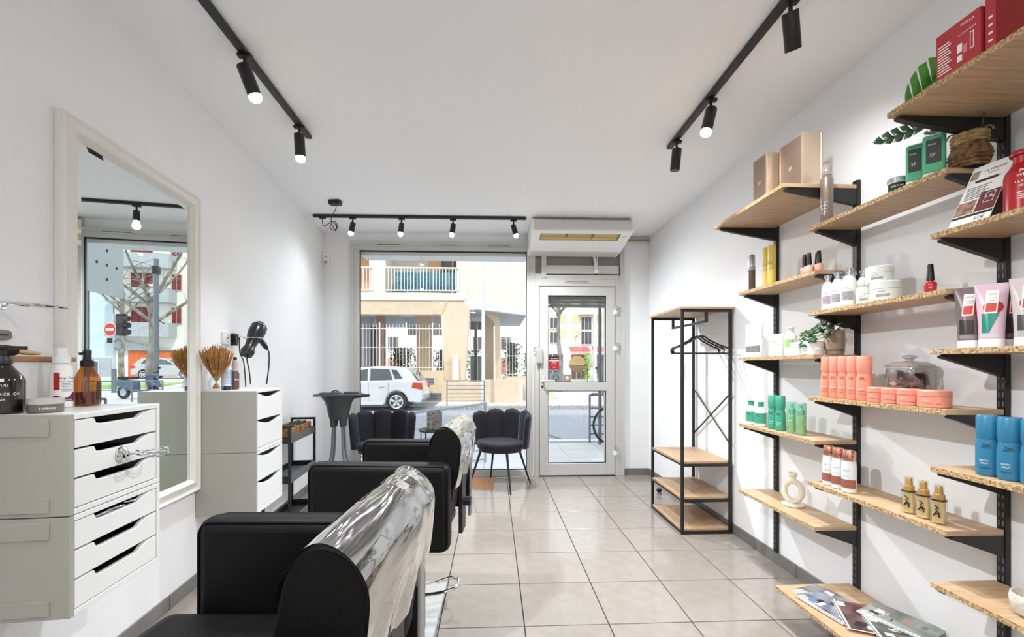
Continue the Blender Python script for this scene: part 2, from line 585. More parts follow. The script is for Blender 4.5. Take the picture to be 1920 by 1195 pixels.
# stickers and hanging disc on the door glass
def flat(name, label, cat, x0, x1, z0, z1, y, mat, t=.002):
    o = G().box(-(x1 - x0) / 2, (x1 - x0) / 2, 0, t, 0, z1 - z0).obj(name, mat, None, ((x0 + x1) / 2, y, z0), smooth=False)
    return tag(o, label, cat)
YG = YB - .0165
RED = M('sticker_red', (172, 28, 36), .4)
DARKR = M('sticker_dark', (58, 24, 24), .5)
s = flat('alarm_sticker', 'red and black rectangular notice stuck on the door glass', 'sticker', .634, .747, 1.195, 1.364, YG, RED)
G().box(-.0565, .0565, -.001, .0, .118, .169).obj('black_band', DARKR, s, smooth=False)
G().box(-.0565, .0565, -.001, .0, 0, .018).obj('grey_band', INKG, s, smooth=False)
G().box(-.0565, .0565, -.0015, .0, .113, .119).obj('white_line', INKW, s, smooth=False)
letters('SECTEUR', .02, INKW, s, (0, -.0016, .142))
letters('Maison\nsurveillée', .016, INKW, s, (0, -.0016, .09))
letters('i O H', .02, INKW, s, (0, -.0016, .042))
s = flat('notice_plate', 'grey notice with a round face symbol at the glass corner', 'notice', .619, .795, 1.068, 1.177, YG, M('grey_notice', (134, 137, 141), .5))
g = G().tube([(.032 * math.cos(a * R(15)), 0, .056 + .034 * math.sin(a * R(15))) for a in range(24)], .0022, 6, closed=True)
g.tube([(-.018, 0, .07), (-.008, 0, .064)], .002, 5).tube([(.018, 0, .07), (.008, 0, .064)], .002, 5)
g.tube([(-.014, 0, .036), (0, 0, .042), (.014, 0, .036)], .002, 5)
g.obj('face_symbol', INK, s, (.005, -.001, 0))
s = flat('small_notice', 'small brownish pink notice beside the grey one on the glass', 'notice', .798, .884, 1.068, 1.155, YG, M('pink_notice', (158, 128, 120), .5))
G().prism([(-.018, .045), (0, .03), (.018, .045), (.018, .058), (0, .07), (-.018, .058)], -.002, 0, 'y').obj('white_symbol', INKW, s, (0, .001, 0), smooth=False)
letters('FERME', .011, INKW, s, (0, -.0012, .018))
disc = thing('hanging_disc', 'round wooden door disc hung on a string from a suction cup', 'hanging sign', (.953, YB - .05, 1.274))
WOODS = M('disc_wood', (196, 165, 120), .6, c2=(176, 142, 98), vs=9, stretch=(2, 14, 14))
circ = [(.094 * math.cos(R(6 * k)), .094 * math.sin(R(6 * k))) for k in range(60)]
up = [p for p in circ if p[1] >= -.002]
lo = [p for p in circ if p[1] <= .002]
G().prism(up, 0, .014, 'y').obj('upper_half', WOODS, disc, smooth=False, bevel=.002)
G().prism(lo, .001, .014, 'y').obj('lower_half', M('disc_dark', (142, 122, 92), .6, c2=(124, 104, 76), vs=9, stretch=(2, 14, 14)), disc, smooth=False, bevel=.002)
G().box(-.085, .075, -.003, .002, -.006, .004).obj('rim_strip', M('strip_pale', (232, 212, 178), .5), disc, smooth=False)
G().tube([(-.035, .006, .085), (-.015, .012, .30), (-.008, .016, .325), (.03, .008, .09)], .0022, 6).obj('string', M('string', (150, 130, 100), .8), disc)
G().lathe([(.021, 0), (.016, .006), (.008, .012), (.008, .02), (0, .021)], 14).obj('suction_cup', glass_mat('cup', (.85, .87, .87), body=.5), disc, (-.008, .033, .33), (R(90), 0, 0))

# ------------------------------------------------------------------ ceiling air conditioner, trunking, sensor
ac = thing('air_conditioner', 'white ceiling air conditioner above the glass door', 'air conditioner', (0, 0, 0))
ACW = M('ac_white', (240, 240, 238), .35)
ACG = M('ac_grey', (214, 214, 211), .45)
x0, x1 = .392, 1.392
prof = [(4.945, 2.735), (4.36, 2.735), (4.30, 2.70), (4.262, 2.60), (4.275, 2.585)]
G().prism(prof + [(4.33, 2.622), (4.945, 2.622)], x0 + .01, x1 - .01, 'x').obj('top_casing', ACG, ac, smooth=False, bevel=.012, seg=3)
low = [(4.275, 2.59), (4.40, 2.578), (4.52, 2.545), (4.72, 2.504), (4.80, 2.497), (4.93, 2.492), (4.93, 2.59)]
low2 = [(4.275, 2.59), (4.39, 2.5805)]
def acz(y):
    pts = [(4.275, 2.588), (4.40, 2.578), (4.52, 2.548), (4.74, 2.503), (4.93, 2.49)]
    for (a, b), (c, d) in zip(pts, pts[1:]):
        if a <= y <= c:
            return b + (d - b) * (y - a) / (c - a)
    return 2.49
def acface(y0, y1, xa, xb, name, mat, dz=0., th=.012):
    g = G()
    ys = [y0 + (y1 - y0) * k / 6 for k in range(7)]
    poly = [(y, acz(y) + dz) for y in ys] + [(y, acz(y) + dz + th) for y in reversed(ys)]
    g.prism(poly, xa, xb, 'x')
    return g.obj(name, mat, ac, smooth=False, bevel=.003)
acface(4.276, 4.36, x0, x1, 'front_lip', ACW)
acface(4.505, 4.74, x0, x1, 'lower_panel', ACW)
acface(4.36, 4.505, x0, x0 + .085, 'end_panel', ACW)
acface(4.36, 4.505, x1 - .10, x1, 'end_panel', ACW)
acface(4.742, 4.93, x0, x1, 'intake_grille', ACG, .003)
G().box(x0 + .085, x1 - .1, 4.34, 4.52, 2.612, 2.616).obj('outlet_cavity', M('ac_cavity', (84, 70, 44), .7), ac, smooth=False)
for k, yy in enumerate((4.395, 4.455)):
    G().prism([(yy, acz(yy) + .016), (yy + .03, acz(yy + .03) + .002), (yy + .034, acz(yy + .034) + .005), (yy + .004, acz(yy) + .019)], x0 + .09, x1 - .104, 'x').obj('louvre', M('louvre_beige%d' % k, (204, 180, 118), .5), ac, smooth=False)
for k in range(4):
    xx = x0 + .09 + (x1 - x0 - .2) * k / 3
    G().box(xx - .004, xx + .004, 4.365, 4.5, acz(4.43) - .006, 2.60).obj('louvre_rib', M('louvre_rib%d' % k, (150, 134, 96), .6), ac, smooth=False)
G().box(x1 - .075, x1 - .03, 4.40, 4.44, acz(4.42) - .004, acz(4.42) + .006).obj('indicator', M('ind', (225, 225, 222), .3), ac, smooth=False, bevel=.002)
for xa, xb in ((x0 - .006, x0 + .012), (x1 - .012, x1 + .006)):
    ys = [4.28 + .65 * k / 8 for k in range(9)]
    poly = [(y, acz(y) - .003) for y in ys] + [(4.945, 2.735), (4.36, 2.735), (4.30, 2.70), (4.262, 2.60)]
    G().prism(poly, xa, xb, 'x').obj('end_cap', ACW, ac, smooth=False, bevel=.005)
tr = tag(G().box(1.43, 1.79, 4.93, 4.955, 2.665, 2.712).obj('cable_trunking', M('trunk_beige', (214, 204, 188), .5), None, smooth=False, bevel=.004), 'beige cable trunking between air conditioner and right wall', 'trunking')
G().box(1.43, 1.785, 4.925, 4.935, 2.682, 2.70).obj('trunking_groove', M('trunk_dark', (150, 142, 130), .6), tr, smooth=False)
se = thing('motion_sensor', 'small white motion sensor in the upper corner by the window', 'sensor', (-1.857, YB - .001, 2.37))
G().prism(rrect(.066, .145, .022), -.035, 0, 'y').obj('casing', WHITEG, se, (0, 0, .073), smooth=False, bevel=.006)
G().lathe([(.008, 0), (.006, .004), (0, .005)], 12).obj('eye', BLACKP, se, (0, -.0352, .098), (R(90), 0, 0))
G().prism(rrect(.04, .03, .012), -.039, -.034, 'y').obj('lens', M('lens_grey', (168, 170, 172), .3), se, (0, 0, .035), smooth=False)

# ------------------------------------------------------------------ ceiling track lights
def spot(parent, x, y, aim, z=2.70, k=1., length=.115, rad=.03, cone=160, bulb=True):
    aim = Vector(aim).normalized()
    head = G().box(-.032, .032, -.014, .014, -.018, .0).obj('track_adapter', BLACKM, parent, (x, y, z), smooth=False, bevel=.004)
    G().tube([(0, 0, -.015), (0, 0, -.07)], .008, 8).obj('stem', BLACKM, head)
    piv = Vector((0, 0, -.075))
    a = piv - aim * .02
    b = piv + aim * length
    G().tube([a, a + aim * .003, b - aim * .002, b, b - aim * .001, b - aim * .014], [rad * .93, rad, rad, rad * .985, rad * .975, rad * .97], 20).obj('lamp_can', BLACKM, head)
    fo = [-.004, .006, .02, .029, .033] if bulb else [-.012, -.010, -.008, -.007, -.006]
    fc = G().tube([b + aim * q for q in fo], [rad * .93, rad * .97, rad * .86, rad * .5, rad * .1], 18).obj('lamp_face', GLOW, head)
    li = bpy.data.lights.new('spot_light', 'SPOT')
    li.energy = SPOT_W * k
    li.color = (.965, .985, 1.0)
    li.spot_size = R(cone)
    li.spot_blend = 1.0
    li.shadow_soft_size = .03
    lo_ = bpy.data.objects.new('spot_light', li)
    COL.objects.link(lo_)
    lo_.parent = head
    lo_.location = b + aim * .045
    lo_.rotation_euler = aim.to_track_quat('-Z', 'Y').to_euler()
    return head

def rail(root, p, q):
    G().bar(p, q, .036, .022).obj('rail', BLACKM, root, smooth=False, bevel=.003)
    for e, o in ((p, q), (q, p)):
        d = (Vector(e) - Vector(o)).normalized()
        G().bar(Vector(e), Vector(e) + d * .012, .034, .02).obj('end_cap', BLACKP, root, smooth=False)

tl = thing('track_light', 'black ceiling track light running above the mirror wall', 'track light')
rail(tl, (-1.10, -1.6, 2.724), (-1.186, 2.854, 2.724))
spot(tl, -1.165, 2.10, (.16, .10, -.5), 2.715, .9, cone=92)
spot(tl, -1.18, 2.711, (.02, .02, -.5), 2.715, .45, cone=84)
spot(tl, -1.14, .9, (.35, .14, -.5), 2.715, 1.5, cone=100)  # extra head out of view, added to brighten the room
tl = thing('track_light', 'black ceiling track light running above the product shelves', 'track light')
rail(tl, (1.165, -1.6, 2.724), (1.188, 2.89, 2.724))
spot(tl, 1.19, 2.341, (-.14, -.05, -.5), 2.715, 1.35, cone=120)
spot(tl, 1.19, 2.786, (-.03, .06, -.5), 2.715, .45, cone=110, bulb=False)
spot(tl, 1.185, 1.692, (.24, .26, -.5), 2.715, .18, cone=120, bulb=False)
spot(tl, 1.18, .9, (-.2, .12, -.5), 2.715, .9, cone=110)  # another unseen head, added for overall brightness
tl = thing('track_light', 'black ceiling track light with four lit heads before the window', 'track light')
rail(tl, (-1.752, 4.36, 2.724), (.319, 4.345, 2.724))
for x, a in ((-1.381, (-.06, -.12, -.5)), (-.906, (-.03, -.12, -.5)), (-.398, (-.06, -.12, -.5)), (.203, (.14, -.08, -.5))):
    spot(tl, x, 4.355, a, 2.715, {-1.381: .07, -.906: .1, -.398: .4, .203: 1.5}[x], length=.085, rad=.026)
G().box(-.03, .03, -.014, .014, -.018, 0).obj('feed_connector', BLACKM, tl, (-1.675, 4.36, 2.715), smooth=False, bevel=.004)
cab = smooth_pts([(-1.675, 4.36, 2.70), (-1.67, 4.36, 2.64), (-1.63, 4.35, 2.635), (-1.58, 4.34, 2.665), (-1.535, 4.33, 2.655), (-1.52, 4.325, 2.60), (-1.56, 4.32, 2.575), (-1.59, 4.325, 2.61), (-1.565, 4.33, 2.65), (-1.53, 4.33, 2.62),
                  (-1.535, 4.325, 2.57), (-1.555, 4.32, 2.60), (-1.55, 4.25, 2.67), (-1.46, 4.12, 2.715), (-1.43, 4.02, 2.725)], 5)
G().tube(cab, .004, 6).obj('feed_cable', BLACKP, tl)
jb = G().prism(rrect(.11, .075, .02), 2.70, 2.7395).obj('junction_box', BLACKP, tl, (-1.42, 3.99, 0), (0, 0, R(-12)), smooth=False, bevel=.01)

# fill lights added over the unseen rear half to raise the room's brightness
dl0 = None
k = 0
for yy, row in ((-.5, 'first'), (-1.4, 'second'), (-2.1, 'rearmost')):
    for xx, side in ((-.55, 'mirror'), (.55, 'shelf')):
        d = thing('fill_light', 'added unseen ceiling downlight, %s row, on the %s side' % (row, side), 'fill_light', (xx, yy, ZC), 0, 'added fill lights behind the viewer')
        G().lathe([(.075, 0), (.085, -.004), (.085, 0)], 24).obj('rim', WHITE, d)
        G().lathe([(.074, -.001), (.0, -.0015)], 24).obj('diffuser', GLOW, d)
        li = bpy.data.lights.new('fill_lamp', 'AREA')
        li.shape = 'DISK'
        li.size = .14
        li.energy = FILL_W
        li.color = (.97, .985, 1)
        lo_ = bpy.data.objects.new('fill_lamp', li)
        COL.objects.link(lo_)
        lo_.parent = d
        lo_.location = (0, 0, -.012)

# ------------------------------------------------------------------ left wall: mirror
mir = thing('wall_mirror', 'tall white framed wall mirror between the two drawer stacks', 'mirror', LW(1.674, .001, .55), TH)
MW, MH = .876, 1.645
FW = M('mirror_frame_white', (228, 226, 220), .4)
pf = [(0, 0), (0, .026), (.008, .034), (.016, .028), (.026, .024), (.048, .03), (.056, .034), (.062, .028), (.070, .018), (.076, .014), (.076, 0)]
def mcorner(k, a, d):
    y0, y1, z0, z1 = a, MW - a, a, MH - a
    return ((d, y0, z0), (d, y1, z0), (d, y1, z1), (d, y0, z1))[k % 4]
for k in range(4):
    v = [mcorner(k, a, d) for a, d in pf] + [mcorner(k + 1, a, d) for a, d in pf]
    n = len(pf)
    f = [(i, i + 1, n + i + 1, n + i) for i in range(n - 1)] + [tuple(range(n)), tuple(range(2 * n - 1, n - 1, -1))]
    G().raw(v, f).obj(('bottom_moulding', 'side_moulding', 'top_moulding', 'side_moulding')[k], FW, mir, smooth=True, ang=50)
rects = [[mcorner(k, a, d) for k in range(4)] for a, d in ((.074, .0115), (.098, .0145))]
v = rects[0] + rects[1]
G().raw(v, [(4, 5, 6, 7), (0, 1, 5, 4), (1, 2, 6, 5), (2, 3, 7, 6), (3, 0, 4, 7)]).obj('glass', MIRROR, mir, smooth=False)
G().box(.001, .008, .07, MW - .07, .07, MH - .07).obj('backing', DARKIN, mir, smooth=False)

# ------------------------------------------------------------------ drawer cabinets on the mirror wall
def drawer_poly(w, h, scoop, style):
    if style == 'trap':
        a, b = .20 * w, .80 * w
        k = scoop
        return [(0, 0), (w, 0), (w, h), (b + .03, h), (b, h - k * .35), (b - .025, h - k), (a + .03, h - k), (a + .008, h - k * .8), (a, h), (0, h)]
    pts = [(0, 0), (w, 0), (w, h)]
    for i in range(13):
        t = i / 12
        x = w * (1 - .02) - t * w * .96
        pts.append((x, h - scoop * math.sin(math.pi * t) ** 1.0))
    return pts + [(0, h)]

def drawer_unit(name, label, s0, s1, depth, z0, z1, n, style, gap=.006, top=.016, bot=.016, panel=True):
    t = thing(name, label, 'drawer unit', LW(s0, .002, z0), TH)
    W, Hh = s1 - s0, z1 - z0
    D = depth - .002
    st = .016
    # carcass: near side, far side, top, bottom, back
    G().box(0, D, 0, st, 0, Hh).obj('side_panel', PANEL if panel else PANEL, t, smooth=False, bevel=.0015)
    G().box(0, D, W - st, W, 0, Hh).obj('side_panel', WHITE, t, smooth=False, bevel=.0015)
    G().box(0, D, st, W - st, Hh - top, Hh).obj('top_panel', WHITE, t, smooth=False, bevel=.0015)
    G().box(0, D, st, W - st, 0, bot).obj('bottom_panel', WHITE, t, smooth=False, bevel=.0015)
    G().box(.001, .012, st, W - st, bot, Hh - top).obj('back_panel', DARKIN, t, smooth=False)
    if panel:   # moulded frame applied to the near side
        for za, zb in ((Hh - .062, Hh - .012), (.012, .055)):
            G().box(.0, D - .05, -.004, 0, za, zb).obj('side_moulding', PANEL, t, smooth=False, bevel=.001)
    inner = Hh - top - bot
    h = inner / n
    for k in range(n):
        zz = bot + k * h + gap / 2
        dw, dh = W - 2 * st - .006, h - gap
        poly = drawer_poly(dw, dh, .020 if style == 'trap' else .026, style)
        dr = G().prism(poly, D - .017, D - .001, 'x').obj('drawer_front', WHITE, t, (0, st + .003, zz), smooth=False, bevel=.0018)
        G().box(.03, D - .018, .004, dw - .004, .004, dh * .55).obj('drawer_box', DARKIN, dr, smooth=False)
    return t
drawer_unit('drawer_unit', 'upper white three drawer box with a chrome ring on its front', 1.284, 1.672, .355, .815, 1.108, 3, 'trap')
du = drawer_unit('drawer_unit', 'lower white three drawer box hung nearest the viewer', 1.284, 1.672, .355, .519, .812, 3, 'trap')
wire = G()
for k in range(3):
    wire.tube(smooth_pts([(.33, .10 + k * .07, .255 + .004 * k), (.345, .13 + k * .07, .262), (.34, .17 + k * .06, .258)], 4), .003, 5)
wire.obj('tool_handles', STEEL, du)
drawer_unit('drawer_unit', 'upper white two drawer box under the dried reeds', 2.548, 2.93, .325, .752, 1.106, 2, 'arc', panel=False, top=.012, bot=.02)
drawer_unit('drawer_unit', 'lower white two drawer box behind the styling chairs', 2.548, 2.93, .325, .395, .750, 2, 'arc', panel=False, top=.012, bot=.02)

# chrome holder ring stuck to the near drawer front
hd = thing('ring_holder', 'chrome ring hair tool holder stuck on the drawer front', 'tool holder', LW(1.482, .356, .955), TH)
G().lathe([(.027, 0), (.027, .004), (.020, .010), (.008, .014), (.008, .02), (0, .021)], 24).obj('suction_base', CHROME, hd, (0, 0, 0), (0, R(90), 0))
ring = [(.075 + .045 * math.cos(R(a)), .028 + .035 * math.sin(R(a)), -.006 + .004 * math.sin(R(a * 2))) for a in range(0, 360, 12)]
G().tube(ring, .0035, 8, closed=True).obj('ring', CHROME, hd)
G().tube([(p[0], p[1], p[2] + .012) for p in ring], .003, 8, closed=True).obj('ring', CHROME, hd)
G().tube([(.012, 0, 0), (.032, .012, .0)], .004, 8).obj('neck', CHROME, hd)
# wall ring above it and grey switch
hd = thing('wall_ring_holder', 'chrome hair tool ring bracket on the wall at the left edge', 'tool holder', LW(1.44, .001, 1.437), TH)
G().prism(rrect(.06, .085, .012), 0, .012, 'x').obj('bracket_plate', WHITEG, hd, smooth=False, bevel=.003)
G().box(.012, .05, -.01, .01, -.012, .012).obj('bracket_arm', CHROME, hd, smooth=False, bevel=.003)
G().tube([(.13 + .085 * math.cos(R(a)), .055 * math.sin(R(a)), .004 - .006 * math.cos(R(a))) for a in range(0, 360, 10)], .004, 8, closed=True).obj('ring', CHROME, hd)
sw = thing('wall_switch', 'small grey rounded wall switch at the left edge', 'switch', LW(1.475, .001, 1.35), TH)
G().prism(rrect(.07, .032, .013), 0, .012, 'x').obj('switch_plate', M('switch_grey', (120, 122, 122), .4), sw, smooth=False, bevel=.003)
G().box(.012, .014, -.02, .02, -.002, .002).obj('switch_slot', INK, sw, smooth=False)

# ------------------------------------------------------------------ bottles on the near drawer stack
ZT = 1.1085
AMBER = glass_mat('amber_glass', (.78, .42, .12), gloss=.05, body=.12, bodycol=(140, 70, 18))
# dark pump bottle
b = thing('pump_bottle', 'black apothecary pump bottle with white lettering on the near cabinet', 'bottle', LW(1.347, .13, ZT), TH + R(35))
r = .047
G().lathe([(r - .006, 0), (r, .005), (r, .098), (r - .004, .108), (.022, .138), (.017, .146), (.017, .152)], 28).obj('body', M('dark_glass', (20, 11, 9), .12, coat=.5), b)
G().lathe([(.021, .146), (.021, .168), (.018, .172), (.008, .172), (.008, .19)], 20).obj('collar', BLACKP, b)
G().lathe([(.012, .188), (.014, .194), (.012, .202), (0, .203)], 16).box(.0, .05, -.007, .007, .189, .2).obj('pump_head', BLACKP, b)
letters('DEPUIS', .011, INKW, b, (0, 0, .083), r + .0006)
letters('EVERBLACK CO', .012, INKW, b, (0, 0, .058), r + .0006)
letters('HAIR', .010, INKW, b, (0, 0, .042), r + .0006)
patch(r + .0006, -10, 10, .094, .104, 5).obj('crest', INKW, b, smooth=False)
# tin
b = thing('cream_tin', 'low round grey tin with a pale lid on the near cabinet', 'tin', LW(1.368, .225, ZT), TH + R(45))
r = .040
G().lathe([(r - .003, 0), (r, .003), (r, .026)], 28).obj('body', M('tin_grey', (112, 108, 100), .35, metal=.3), b)
G().lathe([(r + .001, .026), (r + .001, .040), (r - .002, .043), (0, .043)], 28).obj('lid', M('tin_lid', (196, 194, 188), .3, metal=.3), b)
letters('POMADE', .009, INKW, b, (0, 0, .013), r + .0008)
# white bottle with the red stripe
b = thing('lotion_bottle', 'white nozzle bottle with red stripe and purple band', 'bottle', LW(1.53, .14, ZT), TH + R(55))
r = .0285
G().lathe([(r - .004, 0), (r, .004), (r, .132), (r - .005, .142), (.017, .148), (.017, .154)], 26).obj('body', M('white_hdpe', (238, 236, 234), .4), b)
G().lathe([(.023, .15), (.023, .172), (.016, .174), (.014, .20), (.010, .202), (0, .202)], 20).obj('nozzle_cap', WHITE, b)
patch(r + .0005, -58, -26, .06, .118).obj('red_stripe', RED, b)
letters('Stop Tach', .013, INK, b, (0, 0, .10), r + .0006, rot=(0, 0, R(12)))
letters('color remover', .008, INK, b, (0, 0, .088), r + .0006, rot=(0, 0, R(14)))
for k in range(6):
    patch(r + .0005, -16, 42 - 6 * (k % 3), .056 + .005 * k, .0575 + .005 * k).obj('fine_print', INKG, b)
g = G()
g.grid(lambda u, t: ((r + .0005) * math.sin(R(-70 + 140 * u)), -(r + .0005) * math.cos(R(-70 + 140 * u)), .022 + t * (.014 + .014 * u * u + .006 * math.sin(9 * u))), 14, 2)
g.obj('purple_band', M('purple', (104, 44, 92), .4), b)
letters('professional', .008, INKW, b, (0, 0, .027), r + .001)
# amber spray bottle
b = thing('spray_bottle', 'amber glass spray bottle with black nozzle on the near cabinet', 'bottle', LW(1.60, .165, ZT), TH + R(55))
r = .036
G().lathe([(r - .005, 0), (r, .005), (r, .09), (r - .004, .104), (.016, .14), (.014, .146)], 28).obj('body', AMBER, b)
G().lathe([(0, .004), (r - .006, .004), (r - .004, .05), (0, .05)], 24).obj('liquid', M('amber_liquid', (92, 40, 10), .1, spec=.3), b)
G().lathe([(.019, .138), (.019, .158), (.012, .162), (.011, .175)], 18).obj('collar', BLACKP, b)
G().lathe([(.011, .172), (.012, .192), (.010, .198), (0, .199)], 14).tube([(0, 0, .185), (-.022, 0, .183)], .005, 8).obj('spray_head', BLACKP, b)
G().tube([(0, 0, .145), (.004, .003, .07), (.016, .006, .012)], .002, 6).obj('dip_tube', INKG, b)
g = patch(r + .0006, 22, 60, .02, .085)
g.obj('side_patch', M('amber_print', (60, 30, 12), .4), b)
# white box with a wooden lid, brush on top
b = thing('storage_box', 'white box with a wooden lid behind the bottles', 'box', LW(1.40, .004, ZT), TH)
G().box(0, .07, 0, .26, 0, .155).obj('body', WHITE, b, smooth=False, bevel=.003)
G().box(-.0, .078, -.006, .266, .155, .172).obj('lid', M('lid_wood', (178, 134, 88), .5, c2=(140, 98, 58), vs=8, stretch=(10, 1, 10)), b, smooth=False, bevel=.002)
b = thing('hair_brush', 'black bristle brush with a wooden handle lying on the box', 'brush', LW(1.42, .045, ZT + .172), TH)
g = G()
g.lathe([(0, -.045), (.012, -.040), (.018, -.02), (.019, .01), (.014, .035), (.008, .042), (0, .043)], 18, sx=.9)
g.xf(Matrix.Translation((0, .025, .0165)) @ Matrix.Rotation(R(-90), 4, 'X')).obj('bristle_head', M('bristle', (14, 14, 14), .9, bump=.6, bs=300), b)
G().tube([(0, .062, .016), (0, .085, .014), (0, .12, .012), (0, .145, .011)], [.007, .009, .008, .005], 12).obj('handle', M('handle_wood', (205, 170, 122), .45), b)

# ------------------------------------------------------------------ things on the far drawer stack
ZT2 = 1.1065
b = thing('reed_vase', 'glass jar full of dried golden reeds beside the mirror', 'vase', LW(2.605, .085, ZT2), TH)
G().lathe([(.026, 0), (.036, .004), (.040, .03), (.037, .06), (.028, .074), (.028, .08), (.0265, .08), (.0265, .074), (.035, .058), (.037, .03), (.034, .008), (0, .006)], 24).obj('jar', CLEAR, b)
REED = M('dried_reed', (206, 158, 98), .8, c2=(150, 100, 52), vs=30)
for k in range(5):
    g = G()
    for j in range(48):
        a = random.uniform(0, 2 * math.pi)
        rr = math.sqrt(random.random())
        tx, ty = .085 * rr * math.cos(a), .10 * rr * math.sin(a)
        hh = .27 - .05 * rr + random.uniform(-.025, .012)
        bx, by = -.35 * tx * .6, -.2 * ty
        tx = max(tx, -.055)
        g.tube([(-tx * .28, -ty * .22, .012), (tx * .26, ty * .22, .085), (tx * .8, ty * .75, hh * .72), (tx, ty, hh)], [.0015, .0018, .0021, .0024], 4)
    g.obj('reed_bunch', REED, b)
b = thing('care_bottle', 'white and blue bottle with dark foot behind the reeds', 'bottle', LW(2.655, .115, ZT2), TH + R(60))
r = .026
G().lathe([(r - .003, 0), (r, .003), (r, .026)], 20).obj('foot', M('navy_foot', (24, 36, 62), .3), b)
G().lathe([(r, .026), (r, .125), (r - .008, .135), (.011, .138), (.011, .15)], 20).obj('body', M('blue_white', (206, 214, 222), .35), b)
patch(r + .0005, 10, 70, .03, .12).obj('blue_side', M('blue_side', (72, 128, 186), .35), b)
for k in range(7):
    patch(r + .0006, -45, 4, .04 + .011 * k, .042 + .011 * k).obj('fine_print', INKG, b)
G().lathe([(.012, .148), (.012, .165), (.004, .168), (.004, .172)], 14).box(-.03, .008, -.005, .005, .168, .178).obj('pump', BLACKP, b)
b = thing('serum_bottle', 'slim brown bottle with square black cap beside the blue one', 'bottle', LW(2.745, .12, ZT2), TH + R(60))
r = .022
G().lathe([(r - .003, 0), (r, .003), (r, .10), (r - .006, .112)], 18).obj('body', M('brown_glass', (92, 66, 62), .25), b)
G().lathe([(r - .0055, .112), (r - .004, .15), (.012, .178), (.008, .18)], 18).obj('shoulder', M('mauve_plastic', (176, 164, 162), .35), b)
G().box(-.008, .008, -.008, .008, .178, .198).obj('cap', BLACKP, b, smooth=False, bevel=.002)
letters('YOU', .016, INKW, b, (0, 0, .06), r + .0006)
patch(r + .0006, 35, 62, .01, .10).obj('navy_edge', M('navy_edge', (40, 42, 74), .4), b)

so = thing('wall_socket', 'white double power socket on the wall behind the reeds', 'socket', LW(2.876, .001, 1.43), TH)
G().prism(rrect(.085, .082, .008), 0, .01, 'x').obj('plate', WHITEG, so, smooth=False, bevel=.003)
o = G().lathe([(.022, 0), (.022, .003), (.019, .003), (.018, -.002), (0, -.002)], 20).obj('socket_well', WHITE, so, (.0105, .012, 0), (0, R(90), 0))
for k in (-1, 1):
    G().lathe([(.003, 0), (.003, .002), (0, .002)], 8).obj('pin_hole', INK, o, (0, k * .007, .0))
hdh = thing('hair_dryer_holder', 'black wall bracket with chrome hoop carrying the dryer', 'tool holder', LW(2.965, .001, 1.435), TH)
G().prism([(-.02, -.05), (.02, -.05), (.028, .02), (.02, .03), (-.02, .03), (-.028, .02)], 0, .03, 'x').obj('bracket', BLACKP, hdh, smooth=False, bevel=.004)
hoop = [(.03, 0, .01), (.075, 0, .006)] + [(.13 + .055 * math.cos(R(a)), .05 * math.sin(R(a)), .0) for a in range(180, -181, -15)]
G().tube(hoop, .004, 8).obj('hoop', CHROME, hdh)
hp = thing('hair_dryer', 'black hair dryer hanging nozzle down in the wall hoop', 'hair dryer', LW(2.965, .135, 1.435), TH)
ax = Vector((.012, .085, .115)).normalized()
def along(t):
    return ax * t
prof = [(.118, .032), (.112, .041), (.09, .050), (.05, .052), (.01, .046), (-.03, .035), (-.07, .031), (-.095, .036), (-.115, .041)]
G().tube([along(t) for t, r_ in prof], [r_ for t, r_ in prof], 22).obj('barrel', M('dryer_black', (20, 20, 21), .3), hp)
G().tube([along(.118), along(.128)], [.033, .027], 18).obj('rear_grille', BLACKP, hp)
G().tube([along(.096), along(.102)], [.0505, .0475], 22).obj('trim_ring', SILVER, hp)
G().tube([along(-.112) + Vector((0, 0, 0)), along(-.14)], [.041, .036], 16).obj('nozzle', BLACKP, hp)
hdir = Vector((.02, .09, -.075)).normalized()
h0 = along(.035) + hdir * .02
G().tube([h0, h0 + hdir * .04, h0 + hdir * .10, h0 + hdir * .13], [.018, .016, .017, .010], 14).obj('handle', BLACKP, hp)
G().tube([h0 + hdir * .05 + Vector((.016, 0, .004)), h0 + hdir * .085 + Vector((.016, 0, .004))], .006, 8).obj('switches', SILVER, hp)
letters('PRO', .02, SILVER, hp, along(.06) + Vector((.043, 0, 0)), rot=(0, R(-40), R(90)))
e0 = h0 + hdir * .13
G().tube(smooth_pts([e0, e0 + Vector((.005, .018, -.03)), e0 + Vector((.005, .015, -.12)), e0 + Vector((.0, -.01, -.245))], 6), .0045, 7).obj('power_cord', BLACKP, hp)
n0 = along(-.135)
G().tube(smooth_pts([n0, n0 + Vector((.0, .012, -.05)), n0 + Vector((.005, .03, -.12)), n0 + Vector((.005, .045, -.195))], 6), .004, 7).obj('hanging_cord', BLACKP, hp)
G().tube(smooth_pts([(-.07, -.045, .0), (-.06, -.06, -.10), (-.03, -.075, -.16), (-.02, -.07, -.32)], 6), .0035, 6).obj('looped_cord', BLACKP, hp)

